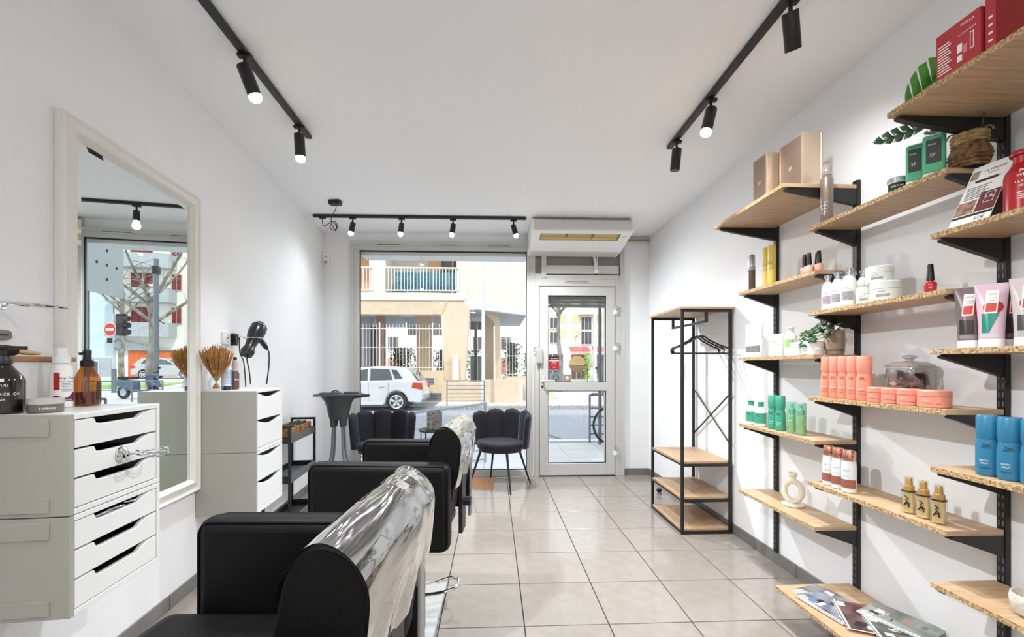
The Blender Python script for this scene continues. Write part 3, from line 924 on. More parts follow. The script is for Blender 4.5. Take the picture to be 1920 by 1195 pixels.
# ------------------------------------------------------------------ narrow black trolley
t = thing('trolley', 'narrow black metal trolley with three trays against the wall', 'trolley', LW(3.33, .03, 0), TH)
TL, TW, TZ = .60, .205, .80
for x in (0.009, TW - .009):
    for y in (.009, TL - .009):
        G().box(x - .009, x + .009, y - .009, y + .009, 0.0, TZ).obj('post', BLACKM, t, smooth=False)
for y in (.009, TL - .009):
    G().box(.018, TW - .018, y - .009, y + .009, TZ - .018, TZ).obj('top_rail', BLACKM, t, smooth=False)
TRAY = M('tray_grey', (96, 97, 98), .45)
for zt in (.675, .375, .035):
    tr_ = G().box(.018, TW - .018, .018, TL - .018, zt, zt + .006).obj('tray', BLACKM if zt < .1 else TRAY, t, smooth=False)
    for a in ((0, TW, 0.004, .014), (0, TW, TL - .014, TL - .004)):
        G().box(a[0] + .018, a[1] - .018, a[2], a[3], zt - .01, zt + .045).obj('tray_lip', BLACKM, tr_, smooth=False)
    for x in (.004, TW - .012):
        G().box(x, x + .008, .018, TL - .018, zt - .01, zt + .045).obj('tray_lip', TRAY if x > .1 else BLACKM, tr_, smooth=False)
WICK = M('wicker', (178, 132, 82), .8, c2=(96, 62, 34), vs=70, bump=.8, bs=120)
def basket(label, y0, y1):
    b = thing('basket', label, 'basket', LW(3.33 + y0, .055, .682), TH, 'wicker baskets in the trolley')
    w, d, hh = .15, y1 - y0, .085
    for k in range(6):
        z = .007 + k * .0145
        pts = [(p[0] + w / 2, p[1] + d / 2, z) for p in rrect(w, d, .015, 3)]
        G().tube(pts, .0085, 6, closed=True).obj('woven_band', WICK, b)
    G().box(.006, w - .006, .006, d - .006, 0, .006).obj('bottom', WICK, b, smooth=False)
    g = G()
    for k in range(5):
        g.tube([(.03 + .02 * k, .03, .05), (.035 + .02 * k, d - .04, .09 + .004 * (k % 3))], .009, 7)
    g.obj('contents', M('basket_contents%d' % int(y0 * 100), (44, 36, 36), .5), b)
basket('wicker basket of tools at the near end of the trolley', .03, .27)
basket('wicker basket of tools at the far end of the trolley', .30, .56)

# ------------------------------------------------------------------ colour tray stand
t = thing('colour_stand', 'grey tint bowl stand on four curved legs in the corner', 'stand', (-1.40, 4.02, 0), R(10))
GREYD = M('stand_plastic', (62, 65, 69), .4)
G().lathe([(.03, .76), (.075, .765), (.088, .80), (.10, .87), (.118, .93), (.145, .965), (.15, .985), (.14, .985), (.11, .94), (.08, .90), (0, .89)], 24, sy=.8).obj('bowl_body', GREYD, t)
G().prism(rrect(.40, .27, .05, 5), .985, 1.0).obj('tray_top', M('stand_tray', (76, 79, 83), .45), t, smooth=False, bevel=.004)
tp = G().prism(rrect(.17, .17, .03, 4), 1.0, 1.012).obj('tool_tray', GREYD, t, (-.07, 0, 0), smooth=False, bevel=.004)
G().prism(rrect(.13, .10, .03, 4), 1.0, 1.016).obj('tool_tray', M('tray_hi', (92, 95, 98), .4), t, (.11, .02, 0), smooth=False, bevel=.004)
G().prism([(0, .955), (.14, .97), (.14, .992), (0, 1.0)], -.03, .03, 'y').obj('side_arm', GREYD, t, (.13, .0, 0), smooth=False, bevel=.006)
G().tube([(-.07, .02, 1.012), (-.03, .03, 1.03), (.0, .01, 1.014)], .006, 8).obj('tint_brush', BLACKP, t)
for k in range(4):
    a = R(40 + 90 * k)
    cx, cy = math.cos(a), math.sin(a)
    lg = G().tube(smooth_pts([(.055 * cx, .05 * cy, .78), (.06 * cx, .055 * cy, .62), (.075 * cx, .065 * cy, .45), (.15 * cx, .13 * cy, .18), (.21 * cx, .19 * cy, .03)], 5), .0105, 10).obj('leg', M('stand_leg%d' % k, (122, 126, 130), .35, metal=.4), t)
    G().tube([(.055 * cx, .05 * cy, .80), (.058 * cx, .052 * cy, .70)], [.03, .02], 12).obj('leg_socket', GREYD, lg)
    G().lathe([(.018, 0), (.018, .028), (.01, .034)], 12).obj('caster', BLACKP, lg, (.21 * cx, .19 * cy, 0))

# ------------------------------------------------------------------ styling chairs
PLASTIC = None
def plastic_mat():
    m = bpy.data.materials.new('clear_plastic_cover')
    m.use_nodes = True
    nt = m.node_tree
    nt.nodes.remove(nt.nodes['Principled BSDF'])
    out = nt.nodes['Material Output']
    tc = nt.nodes.new('ShaderNodeTexCoord')
    mp = nt.nodes.new('ShaderNodeMapping')
    mp.inputs['Scale'].default_value = (9, 1.3, 7)
    nt.links.new(tc.outputs['Object'], mp.inputs['Vector'])
    n = nt.nodes.new('ShaderNodeTexNoise')
    n.inputs['Scale'].default_value = 2.0
    n.inputs['Detail'].default_value = 2.5
    n.inputs['Distortion'].default_value = 1.2
    nt.links.new(mp.outputs['Vector'], n.inputs['Vector'])
    bp = nt.nodes.new('ShaderNodeBump')
    bp.inputs['Strength'].default_value = .16
    bp.inputs['Distance'].default_value = .03
    nt.links.new(n.outputs['Fac'], bp.inputs['Height'])
    tr = nt.nodes.new('ShaderNodeBsdfTransparent')
    gl = nt.nodes.new('ShaderNodeBsdfGlossy')
    gl.inputs['Roughness'].default_value = .07
    gl.inputs['Color'].default_value = (.95, .94, .92, 1)
    nt.links.new(bp.outputs['Normal'], gl.inputs['Normal'])
    fr = nt.nodes.new('ShaderNodeFresnel')
    fr.inputs['IOR'].default_value = 1.6
    nt.links.new(bp.outputs['Normal'], fr.inputs['Normal'])
    ad = nt.nodes.new('ShaderNodeMath')
    ad.operation = 'MULTIPLY_ADD'
    ad.use_clamp = True
    ad.inputs[1].default_value = 1.6
    ad.inputs[2].default_value = .22
    nt.links.new(fr.outputs[0], ad.inputs[0])
    mx = nt.nodes.new('ShaderNodeMixShader')
    nt.links.new(ad.outputs[0], mx.inputs[0])
    nt.links.new(tr.outputs[0], mx.inputs[1])
    nt.links.new(gl.outputs[0], mx.inputs[2])
    nt.links.new(mx.outputs[0], out.inputs['Surface'])
    return m
PLASTIC = plastic_mat()

def back_section(t_):
    """closed side outline of the backrest, x back / z up, parameter 0..1, thick roll at the top"""
    pts = [(.145, .60), (.150, .70), (.168, .80), (.186, .88), (.198, .935), (.220, .972), (.252, .984), (.290, .968), (.314, .925), (.316, .87), (.300, .79), (.282, .70), (.270, .60)]
    n = len(pts)
    u = t_ * (n - 1)
    i = min(int(u), n - 2)
    a, b, c, d = (Vector(pts[max(i - 1, 0)]), Vector(pts[i]), Vector(pts[i + 1]), Vector(pts[min(i + 2, n - 1)]))
    t = u - i
    return .5 * ((2 * b) + (c - a) * t + (2 * a - 5 * b + 4 * c - d) * t * t + (3 * b - a - 3 * c + d) * t ** 3)

def styling_chair(label, loc, rz):
    t = thing('styling_chair', label, 'styling chair', loc, rz, 'black styling chairs facing the mirror')
    # base plate, column, pump lever
    G().prism(rrect(.56, .60, .012), 0, .022).obj('base_plate', M('brushed_plate', (206, 208, 210), .22, metal=.85), t, (-.115, .07, 0), (0, 0, R(4)), smooth=False, bevel=.006)
    G().lathe([(.075, .022), (.07, .05), (.05, .06), (.05, .26), (.032, .262), (.032, .46)], 24).obj('column', CHROME, t, (-.06, .08, 0))
    G().tube(smooth_pts([(-.04, .10, .10), (.10, .20, .10), (.19, .235, .115), (.235, .20, .12), (.225, .12, .115), (.12, .09, .10), (-.04, .06, .10)], 5), .008, 8).obj('pump_lever', CHROME, t)
    G().box(-.27, .22, -.21, .21, .455, .50).obj('seat_frame', BLACKM, t, smooth=False, bevel=.01)
    G().box(-.37, .20, -.246, .246, .50, .625).obj('seat', LEATHER, t, smooth=True, bevel=.045, seg=4)
    for s_ in (-1, 1):
        y0, y1 = (.25, .335) if s_ > 0 else (-.335, -.25)
        a = G().box(-.305, .285, y0, y1, .485, .845).obj('armrest', LEATHER, t, smooth=True, bevel=.03, seg=4)
        # piping round the two faces
        for y in (y0 + .008, y1 - .008):
            pts = [(p[0] - .01, y, p[1] + .665) for p in rrect(.578, .348, .035, 4)]
            G().tube(pts, .0035, 6, closed=True).obj('piping', LEATHER, a)
    # backrest between the arms
    nu, nv = 12, 36
    half = .245
    def bf(u, v):
        p = back_section(v)
        y = -half + 2 * half * u
        e = (abs(2 * u - 1)) ** 10
        c = Vector((.215, .80))
        p = c + (p - c) * (1 - .03 * e)
        return (p.x, y, p.y)
    g = G().grid(bf, nu, nv)
    for u in (0., 1.):
        o = len(g.v)
        for j in range(nv):
            g.v.append(bf(u, j / (nv - 1)))
        g.f.append(tuple(range(o, o + nv)) if u else tuple(range(o + nv - 1, o - 1, -1)))
        g.mi.append(0)
    br = g.obj('backrest', LEATHER, t, ang=50)
    for u in (.012, .988):
        G().tube([bf(u, j / 40) for j in range(41)], .005, 6).obj('piping', LEATHER, br)
    # loose clear plastic cover over the upper back
    def cf(u, v):
        p = back_section(.27 + .62 * v)
        q = back_section(.27 + .62 * v + .004)
        tdir = (q - p).normalized()
        nrm = Vector((-tdir.y, tdir.x))
        y = -half - .004 + (2 * half + .008) * u
        far_ = max(0., min(1., (u - .55) / .3))
        w = .005 + .0012 * math.sin(7 * v + 2 * u) + .0022 * far_ * math.sin(26 * u + 9 * v) * math.sin(13 * v - 6 * u) + .0016 * math.sin(22 * v + 7 * u)
        slack = .014 * max(0, v - .65) ** 1.2 * (1 + .8 * math.sin(17 * u + 4 * v))
        return (p.x + nrm.x * max(w, .002) + slack * 1.2, y, p.y + nrm.y * max(w, .002) - .02 * max(0, v - .7) * (1 + math.sin(11 * u)))
    G().grid(cf, 46, 60).obj('plastic_cover', PLASTIC, br, ang=180)
    # rear support bar and knob
    G().box(.276, .296, -.05, .05, .46, .80).obj('back_support', BLACKM, t, smooth=False, bevel=.004)
    G().tube([(.296, -.0, .60), (.33, 0, .60)], .022, 14).obj('recline_knob', BLACKP, t)
    G().box(.292, .306, .16, .215, .47, .84).obj('rear_post', STEEL, t, smooth=False, bevel=.006)
    # foot rest towards the mirror
    G().tube([(-.22, -.15, .47), (-.46, -.15, .24), (-.46, .15, .24), (-.22, .15, .47)], .012, 8).obj('footrest', CHROME, t)
    return t
styling_chair('black leather styling chair nearest the viewer, plastic over its back', (-.487, .905, 0), R(-3))
styling_chair('black leather styling chair farther off, between trolley and velvet chairs', (-.435, 2.135, 0), R(-5))

# ------------------------------------------------------------------ velvet shell chairs, side table, mat
VELVET = M('navy_velvet', (15, 15, 25), .75, var=.35, vs=9)
vb = VELVET.node_tree.nodes['Principled BSDF']
vb.inputs['Sheen Weight'].default_value = .35
vb.inputs['Sheen Roughness'].default_value = .35
vb.inputs['Sheen Tint'].default_value = (.55, .55, .85, 1)
def shell_chair(label, loc, rz):
    """faces local -y"""
    t = thing('velvet_chair', label, 'chair', loc, rz, 'navy velvet shell chairs by the window')
    seat = []
    for k in range(28):
        a = 2 * math.pi * k / 28
        x, y = .245 * math.cos(a), .225 * math.sin(a)
        seat.append((x * (1 + .06 * math.cos(2 * a) ** 2), y))
    G().prism(seat, .395, .475).obj('seat', VELVET, t, ang=70, bevel=.028, seg=4)
    G().prism([(x * .92, y * .92) for x, y in seat], .375, .40).obj('seat_base', BLACKM, t, smooth=False)
    nl = 5
    for k in range(nl):
        a0 = R(-92 + 184 * k / nl)
        a1 = R(-92 + 184 * (k + 1) / nl)
        am = (a0 + a1) / 2
        hgt = .79 - .03 * abs(am / R(92)) ** 2
        rx, ry = .275, .245
        w = .5 * (a1 - a0) * .27
        cx, cy = rx * math.sin(am), ry * math.cos(am)
        def lobe(u, v, w=w, hgt=hgt):
            # closed cross-section ellipse-ish around x (width) and y (thickness)
            an = 2 * math.pi * u
            z = .41 + (hgt - .41) * v
            top = max(0., (v - .80) / .2)
            k_ = math.sqrt(max(0., 1 - top ** 2.6)) if top > 0 else 1
            k_ = max(k_, .02)
            flare = .92 + .08 * min(1, v * 1.6)
            return (w * 1.17 * flare * k_ * math.copysign(abs(math.cos(an)) ** .7, math.cos(an)), .03 * (.35 + .65 * k_) * math.copysign(abs(math.sin(an)) ** .8, math.sin(an)), z)
        g = G().grid(lobe, 20, 16, closed_u=True)
        g.f.append(tuple(range(19, -1, -1)))
        g.mi.append(0)
        g.f.append(tuple(range(15 * 20, 16 * 20)))
        g.mi.append(0)
        lean = .035
        g.v = [(x, y + lean * (z - .41) / .38, z) for x, y, z in g.v]
        g.obj('back_lobe', VELVET, t, (cx, cy, 0), (0, 0, -am), ang=70)
    for sx in (-1, 1):
        for sy in (-1, 1):
            G().tube([(.15 * sx, .13 * sy, .39), (.245 * sx, .225 * sy, .0)], [.014, .008], 10).obj('leg', BLACKM, t)
    return t
shell_chair('navy velvet shell chair beside the glass door', (.07, 4.555, 0), R(-30))
shell_chair('navy velvet shell chair behind the styling chair, left of the side table', (-1.13, 4.52, 0), R(14))
t = thing('side_table', 'small round black wire side table between the velvet chairs', 'side table', (-.585, 4.60, 0))
G().lathe([(.19, .575), (.195, .582), (.19, .59), (0, .59)], 32).obj('table_top', BLACKM, t)
for k in range(8):
    a = R(45 * k + 10)
    G().tube([(.17 * math.cos(a), .17 * math.sin(a), .58), (.15 * math.cos(a), .15 * math.sin(a), .0)], .005, 6).obj('leg', BLACKM, t)
G().tube([(.15 * math.cos(R(15 * a)), .15 * math.sin(R(15 * a)), .008) for a in range(24)], .005, 6, closed=True).obj('foot_ring', BLACKM, t)
b = thing('stone_planter', 'grey speckled square block on the small black table', 'planter', (-.612, 4.58, .59), R(8))
G().box(-.078, .078, -.05, .05, 0, .195).obj('block', M('speckled_stone', (150, 148, 142), .85, c2=(92, 90, 86), vs=40, bump=.5, bs=60), b, smooth=False, bevel=.004)
G().box(-.06, .06, -.035, .035, .195, .197).obj('soil', DARKIN, b, smooth=False)
mat_ = tag(G().box(-.22, .22, -.225, .225, 0.001, .007).obj('door_mat', M('coir_mat', (196, 142, 104), .95, c2=(170, 116, 78), vs=60, bump=.6, bs=200), None, (-.215, 4.66, 0), smooth=False), 'brown coir mat on the tiles below the shop window', 'mat')
tag(G().tube(smooth_pts([(-.02, 4.84, .006), (.02, 4.80, .02), (.08, 4.86, .008), (.25, 4.89, .006), (.38, 4.87, .006), (.44, 4.89, .02), (.45, 4.915, .3), (.45, 4.915, .9), (.462, 4.915, 1.30)], 6), .004, 6).obj('floor_cable', WHITE, None), 'thin white cable along the window sill and mullion', 'cable')

# ------------------------------------------------------------------ clothes rack
OAKY = M('oak_board', (192, 160, 126), .45, c2=(168, 136, 104), vs=6, stretch=(16, 1.4, 16), bump=.03, bs=30)
OAKX = M('oak_shelf', (196, 166, 132), .42, c2=(174, 143, 109), vs=6, stretch=(1.4, 16, 16), bump=.03, bs=30)
t = thing('clothes_rack', 'black steel coat rack with oak shelves by the right wall', 'clothes rack', (1.392, 3.175, 0))
RW, RL, RH = .385, .62, 1.69
for x in (.01, RW - .01):
    for y in (.01, RL - .01):
        G().box(x - .01, x + .01, y - .01, y + .01, 0, RH - .016).obj('post', BLACKM, t, smooth=False)
G().box(-.012, RW + .012, -.012, RL + .012, RH - .016, RH).obj('top_board', OAKY, t, smooth=False, bevel=.001)
for y in (.01, RL - .01):
    G().box(.02, RW - .02, y - .01, y + .01, RH - .037, RH - .016).obj('cross_bar', BLACKM, t, smooth=False)
    G().box(RW * .5 - .009, RW * .5 + .009, y - .009, y + .009, RH - .115, RH - .037).obj('rod_hanger', BLACKM, t, smooth=False)
G().bar((RW * .5, .01, RH - .107), (RW * .5, RL - .01, RH - .107), .018, .018).obj('hanging_rod', M('rod_grey', (92, 92, 94), .35, metal=.5), t, smooth=False)
for z in (.522, .258, .022):
    G().box(.004, RW - .004, .02, RL - .02, z, z + .016).obj('shelf', OAKY, t, smooth=False, bevel=.001)
    for y in (.01, RL - .01):
        G().box(.02, RW - .02, y - .01, y + .01, z - .02, z).obj('cross_bar', BLACKM, t, smooth=False)
    for x in (.01, RW - .01):
        G().box(x - .01, x + .01, .02, RL - .02, z - .012, z).obj('side_bar', BLACKM, t, smooth=False)
G().tube([(RW - .004, .01, 1.05), (RW - .004, RL - .01, .66)], .006, 6).obj('brace', BLACKM, t)
G().tube([(RW - .008, .01, .66), (RW - .008, RL - .01, 1.05)], .006, 6).obj('brace', BLACKM, t)

def hanger(label, y, rz):
    h = thing('coat_hanger', label, 'coat hanger', (1.392 + RW * .5, y, RH - .107), rz, 'black hangers on the rack rod')
    hook = [(.0, 0, -.105), (.0, 0, -.055)] + [(.018 * math.cos(R(a)) - .0, 0, -.006 + .018 * math.sin(R(a))) for a in range(-90, 181, 20)]
    G().tube([(0, 0, -.105), (0, 0, -.03)] + [(.014 * math.sin(R(a)), 0, -.004 - .014 * math.cos(R(a)) + .0) for a in range(10, 240, 22)], .0018, 6).obj('hook', CHROME, h)
    sh_ = smooth_pts([(-.205, 0, -.235), (-.212, 0, -.215), (-.20, 0, -.195), (-.15, 0, -.178), (-.06, 0, -.135), (-.03, 0, -.112), (0, 0, -.104), (.03, 0, -.112), (.06, 0, -.135), (.15, 0, -.178), (.20, 0, -.195), (.212, 0, -.215), (.205, 0, -.235)], 4)
    G().tube(sh_, .0065, 8).obj('shoulder', BLACKP, h)
    G().tube([(-.205, 0, -.235), (.205, 0, -.235)], .0055, 8).obj('trouser_bar', BLACKP, h)
hanger('black coat hanger nearest the viewer on the rack', 3.26, R(-4))
hanger('black coat hanger in the middle of the three', 3.31, R(3))
hanger('black coat hanger farthest from the viewer on the rack', 3.36, R(10))
b = thing('door_stop', 'small black and steel door stop on the floor behind the rack', 'door stop', (1.62, 4.20, 0))
G().lathe([(.022, 0), (.022, .012), (.016, .018)], 16).obj('foot', STEEL, b)
G().lathe([(.014, .016), (.024, .026), (.026, .04), (.018, .056), (0, .06)], 16).obj('bumper', BLACKP, b)
b = thing('wall_switch', 'slim white switch plate on the wall behind the rack', 'switch', (XR - .001, 4.05, 1.20), R(180))
G().prism(rrect(.08, .13, .006), 0, .008, 'x').obj('switch_plate', WHITEG, b, smooth=False)
G().box(.008, .011, -.025, .025, -.04, .04).obj('rocker', WHITE, b, smooth=False)

# ------------------------------------------------------------------ shelf uprights and shelves
UP = {'u1': 2.681, 'u2': 2.071, 'u3': 1.452}
def upright(label, y, z0, z1):
    t = thing('shelf_upright', label, 'shelf upright', (XR, y, 0), 0, 'black slotted uprights on the right wall')
    G().box(-.02, -.001, -.0145, .0145, z0, z1).obj('channel', BLACKM, t, smooth=False, bevel=.002)
    g = G()
    z = z0 + .03
    while z < z1 - .03:
        for yy in (-.006, .006):
            g.box(-.0212, -.0198, yy - .002, yy + .002, z, z + .018)
        z += .032
    o = g.obj('slots', M('slot_grey', (104, 104, 104), .5), t, smooth=False)
    o['kind'] = 'stuff'
upright('black slotted upright beside the clothes rack', UP['u1'], .075, 2.15)
upright('black slotted upright in the middle of the shelving', UP['u2'], .12, 2.16)
upright('black slotted upright nearest the viewer at the right edge', UP['u3'], .02, 2.16)
upright('black slotted upright out of view behind the viewer side', .85, .02, 2.16)

def bracket(t, y, depth, z):
    """tapered pressed steel bracket; local x from wall towards room is negative"""
    d = depth
    poly = [(-.018, -.019), (-d + .035, -.019), (-d + .018, -.024), (-d + .02, -.032), (-d + .05, -.04), (-.02, -.098), (-.018, -.098)]
    G().prism(poly, y - .011, y + .011, 'y').obj('bracket', BLACKM, t, (0, 0, z), smooth=False, bevel=.002)

def shelf(label, y0, y1, depth, z, ups):
    """board top at z, from wall side x=1.775 to 1.79-depth"""
    t = thing('shelf', label, 'shelf', (XR, 0, 0), 0, 'oak shelves on the right wall')
    xb, xf_ = -.024, -depth
    G().box(xf_ + .0012, xb, y0, y1, z - .019, z).obj('board', OAKX, t, smooth=False, bevel=.0008, seg=1)
    G().box(xf_, xf_ + .0012, y0 + .0005, y1 - .0005, z - .0185, z - .0005).obj('raw_edge', CHIP, t, smooth=False)
    for u in ups:
        bracket(t, UP[u] if u in UP else .85, depth, z)
    return t
AY, BY, CY = (2.055, 2.715), (1.44, 2.10), (.80, 1.468)
SD = .235
S = {}
for k, (lab, yy, dep, z, ups) in dict(
    A1=('deep top oak shelf holding the two champagne boxes', AY, .395, 2.136, ('u1', 'u2')),
    A2=('oak shelf with yellow cans and nail polish', AY, SD, 1.716, ('u1', 'u2')),
    A3=('oak shelf with white bottles and the ivy pot', AY, SD, 1.304, ('u1', 'u2')),
    A4=('oak shelf holding the green bottles', AY, SD, .886, ('u1', 'u2')),
    A5=('lowest oak shelf beside the rack, carrying the ring candle holder', AY, SD, .466, ('u1', 'u2')),
    B1=('oak shelf with the basket plant and green bottles', BY, SD, 1.935, ('u2', 'u3')),
    B2=('oak shelf with white cream jars and red polish', BY, SD, 1.516, ('u2', 'u3')),
    B3=('oak shelf with the coral bottles and jars', BY, SD, 1.098, ('u2', 'u3')),
    B4=('oak shelf with copper capped and gold spray bottles', BY, SD, .679, ('u2', 'u3')),
    B5=('deep oak bench shelf covered with magazines', BY, .405, .167, ('u2', 'u3')),
    C1=('deep top oak shelf under the red boxes', CY, .42, 2.132, ('u3', 'u4')),
    C2=('oak shelf with the price card and red bottle', CY, .262, 1.712, ('u3', 'u4')),
    C3=('oak shelf with the four squeeze tubes', CY, .262, 1.308, ('u3', 'u4')),
    C4=('oak shelf holding the blue bottles', CY, .262, .897, ('u3', 'u4')),
    C5=('low oak shelf at the right edge with a white bowl', CY, .262, .492, ('u3', 'u4'))).items():
    S[k] = z
    shelf(lab, yy[0], yy[1], dep, z, ups)

# ------------------------------------------------------------------ products
def prod(name, label, cat, x, y, z, rz, parts, group=None, n=24):
    t = thing(name, label, cat, (x, y, z + .0004), R(rz), group)
    for pn, prof, m in parts:
        G().lathe(prof, n).obj(pn, m, t)
    return t
def logo(t, r, z, size, ink, word='WELLA'):
    letters(word, size, ink, t, (0, 0, z), r)
    g = G()
    s_ = size
    for k in range(2):
        pts = []
        for i in range(8):
            x = (-1.1 + 2.2 * i / 7) * s_
            pts.append(((r + .0003) * math.sin(x / r), -(r + .0003) * math.cos(x / r), z + s_ * (.85 + .3 * k + .28 * math.sin(i * .9 + k))))
        g.tube(pts, s_ * .09, 4)
    g.obj('wave_logo', ink, t)

ORD5 = ['leftmost', 'second from left', 'middle', 'second from right', 'rightmost']
ORD3 = ['leftmost', 'middle', 'rightmost']
def invigo_parts(m, capm=None, h=.19, r=.0285):
    k = h / .19
    body = [(r - .004, 0), (r - .001, .004 * k), (r, .012 * k), (r, .09 * k), (r - .0035, .112 * k), (r - .0035, .116 * k)]
    cap = [(r - .0035, .1165 * k), (r - .001, .13 * k), (r - .001, .184 * k), (r - .004, .19 * k), (0, .19 * k)]
    return [('body', body, m), ('cap', cap, capm or m)]

CORAL = M('coral_plastic', (228, 146, 124), .35)
for k, (y, x) in enumerate(((2.028, 1.60), (1.977, 1.60), (1.926, 1.60), (1.875, 1.60), (1.819, 1.602))):
    r = .025 if k < 4 else .029
    t = prod('shampoo_bottle', '%s of the five tall coral bottles' % ORD5[k], 'bottle', x, y, S['B3'], -62, invigo_parts(CORAL, h=.195, r=r), 'tall coral bottles')
    logo(t, r + .0006, .093, .0085, INKB)
    letters('INVIGO', .007, INKW, t, (0, 0, .052), r + .0006)
    letters('NUTRI', .008, INKB, t, (0, 0, .042), r + .0006)
    letters('ENRICH', .007, INKB, t, (0, 0, .030), r + .0006)
for k, (y, r, hh) in enumerate(((1.756, .0325, .063), (1.685, .034, .063), (1.612, .037, .063), (1.524, .047, .063))):
    m = [('body', [(r - .003, 0), (r, .003), (r, .040)], CORAL), ('lid', [(r + .0008, .041), (r + .0008, hh - .004), (r - .003, hh), (0, hh)], CORAL)]
    t = prod('mask_jar', ('leftmost low coral jar next to the tall coral bottles', 'second low coral jar from the left', 'third low coral jar, left of the widest one', 'widest coral jar at the right of the row')[k], 'jar', 1.599 if k < 3 else 1.607, y, S['B3'], -55, m, 'low coral jars', 28)
    letters('WELLA', .006, INKW, t, (0, 0, .027), r + .0006, rot=(0, 0, R(-16)))
    letters('NUTRI ENRICH', .005, INKB, t, (0, 0, .016), r + .0006, rot=(0, 0, R(-16)))
    letters('MASK', .006, INKB, t, (0, 0, .014), r + .0006, rot=(0, 0, R(22)))

# sweets jar
t = thing('glass_jar', 'wide lidded glass jar of brown sachets behind the coral jars', 'jar', (1.713, 1.725, S['B3'] + .0004), R(-45))
G().lathe([(.066, 0), (.074, .006), (.079, .05), (.079, .10), (.076, .135), (.072, .142), (.070, .142), (.074, .134), (.076, .10), (.076, .05), (.071, .01), (0, .008)], 32).obj('body', CLEAR, t)
G().lathe([(.076, .146), (.080, .152), (.076, .158), (.05, .168), (.012, .172), (.012, .178), (.024, .184), (.024, .19), (.012, .196), (0, .196)], 32).obj('lid', glass_mat('lid_glass', (.9, .9, .88), gloss=.08, body=.35, bodycol=(186, 178, 170)), t)
SACH = [M('sachet%d' % i, c, .4) for i, c in enumerate(((96, 40, 38), (60, 26, 28), (150, 80, 72), (206, 150, 130)))]
random.seed(3)
for k in range(44):
    a = random.uniform(0, 6.28)
    rr = random.uniform(.0, .044)
    o = G().box(-.02, .02, -.028, .028, -.0035, .0035).obj('sachet', SACH[k % 4 if k % 7 else 3], t, (rr * math.cos(a), rr * math.sin(a), .024 + .088 * (k / 44)), (random.uniform(-.9, .9), random.uniform(-.9, .9), random.uniform(0, 3)), smooth=False, bevel=.002)

# A4 green products
GREEN = M('jade_plastic', (66, 156, 130), .35)
HDPE = M('milky_plastic', (226, 230, 224), .35)
for k, (y, r) in enumerate(((2.665, .030), (2.565, .034))):
    t = prod('treatment_bottle', ('white bottle with jade label at the left shelf end', 'white bottle with jade label, right one of the pair')[k], 'bottle', 1.612, y, S['A4'], -60,
             [('body', [(r - .004, 0), (r, .004), (r, .085), (r - .004, .098), (.016, .114), (.014, .118)], HDPE), ('cap', [(.0155, .118), (.0155, .140), (.018, .142), (.018, .147), (0, .148)], GREEN)], 'jade labelled white bottles')
    patch(r + .0006, -75, 80, .02, .082, 14).obj('label_band', GREEN, t)
    logo(t, r + .0012, .062, .006, INK)
for k, y in enumerate((2.452, 2.385)):
    r = .0255
    t = prod('shampoo_bottle', ('left of the two tall jade bottles', 'right of the two tall jade bottles')[k], 'bottle', 1.612, y, S['A4'], -60, invigo_parts(GREEN, h=.196, r=r), 'tall jade bottles')
    logo(t, r + .0006, .09, .0075, INK)
    letters('VOLUME', .008, INKW, t, (0, 0, .045), r + .0006)
    letters('BOOST', .007, INKW, t, (0, 0, .034), r + .0006)
GRCL = glass_mat('green_clear', (.72, .92, .84), gloss=.06, body=.30, bodycol=(150, 205, 186))
GRLQ = M('yellow_liquid', (206, 214, 132), .2)
for k, y in enumerate((2.292, 2.222)):
    r = .0255
    t = thing('spray_bottle', ('clear green bottle with yellow liquid, left one', 'clear green bottle with yellow liquid, right one')[k], 'bottle', (1.612, y, S['A4'] + .0004), R(-60), 'clear green spray bottles')
    G().lathe([(r - .003, 0), (r, .004), (r, .166), (r - .003, .17), (0, .17)], 20).obj('body', GRCL, t)
    G().lathe([(0, .012), (r - .005, .012), (r - .004, .102), (0, .102)], 16).obj('liquid', GRLQ, t)
    G().lathe([(r - .006, .106), (r - .006, .13), (.008, .14), (.008, .16), (0, .16)], 14).obj('pump', GREEN, t)
    letters('WELLA', .007, INKW, t, (0, 0, .07), r + .0006)

# A3 white products
for k, (y, r) in enumerate(((2.69, .019), (2.64, .019), (2.59, .024))):
    t = prod('styling_can', '%s of the three slim white bottles' % ORD3[k], 'bottle', 1.613, y, S['A3'], -58, [('body', [(r - .002, 0), (r, .002), (r, .115), (r - .0015, .118)], HDPE), ('cap', [(r - .0008, .1185), (r - .001, .20), (r - .003, .204), (0, .204)], WHITE)], 'slim white bottles')
    patch(r + .0005, -45, 45, .03, .07).obj('grey_print', INKG, t)
    letters('WELLA', .006, INK, t, (0, 0, .085), r + .0006)
for k in range(2):
    r = .041
    t = prod('cream_jar', ('lower jar of the white stacked pair under the upright', 'upper jar of the white stacked pair under the upright')[k], 'jar', 1.635, 2.448, S['A3'] + k * .0645, -58, [('body', [(r - .003, 0), (r, .003), (r, .042)], HDPE), ('lid', [(r + .0005, .0425), (r + .0005, .061), (r - .002, .064), (0, .064)], WHITE)], 'stacked white jars')
    letters('elements', .009, INK, t, (0, 0, .018), r + .0006)
r = .032
t = prod('lotion_bottle', 'white shouldered bottle with a pale green label', 'bottle', 1.66, 2.372, S['A3'], -58, [('body', [(r - .004, 0), (r, .004), (r, .105), (r - .006, .12), (.018, .132), (.016, .136)], HDPE), ('cap', [(.0165, .136), (.0165, .152), (.021, .155), (.021, .162), (0, .163)], HDPE)])
patch(r + .0006, -40, 55, .05, .092).obj('green_label', M('pale_green', (150, 186, 128), .5), t)
letters('WELLA', .007, INK, t, (0, 0, .10), r + .0006)
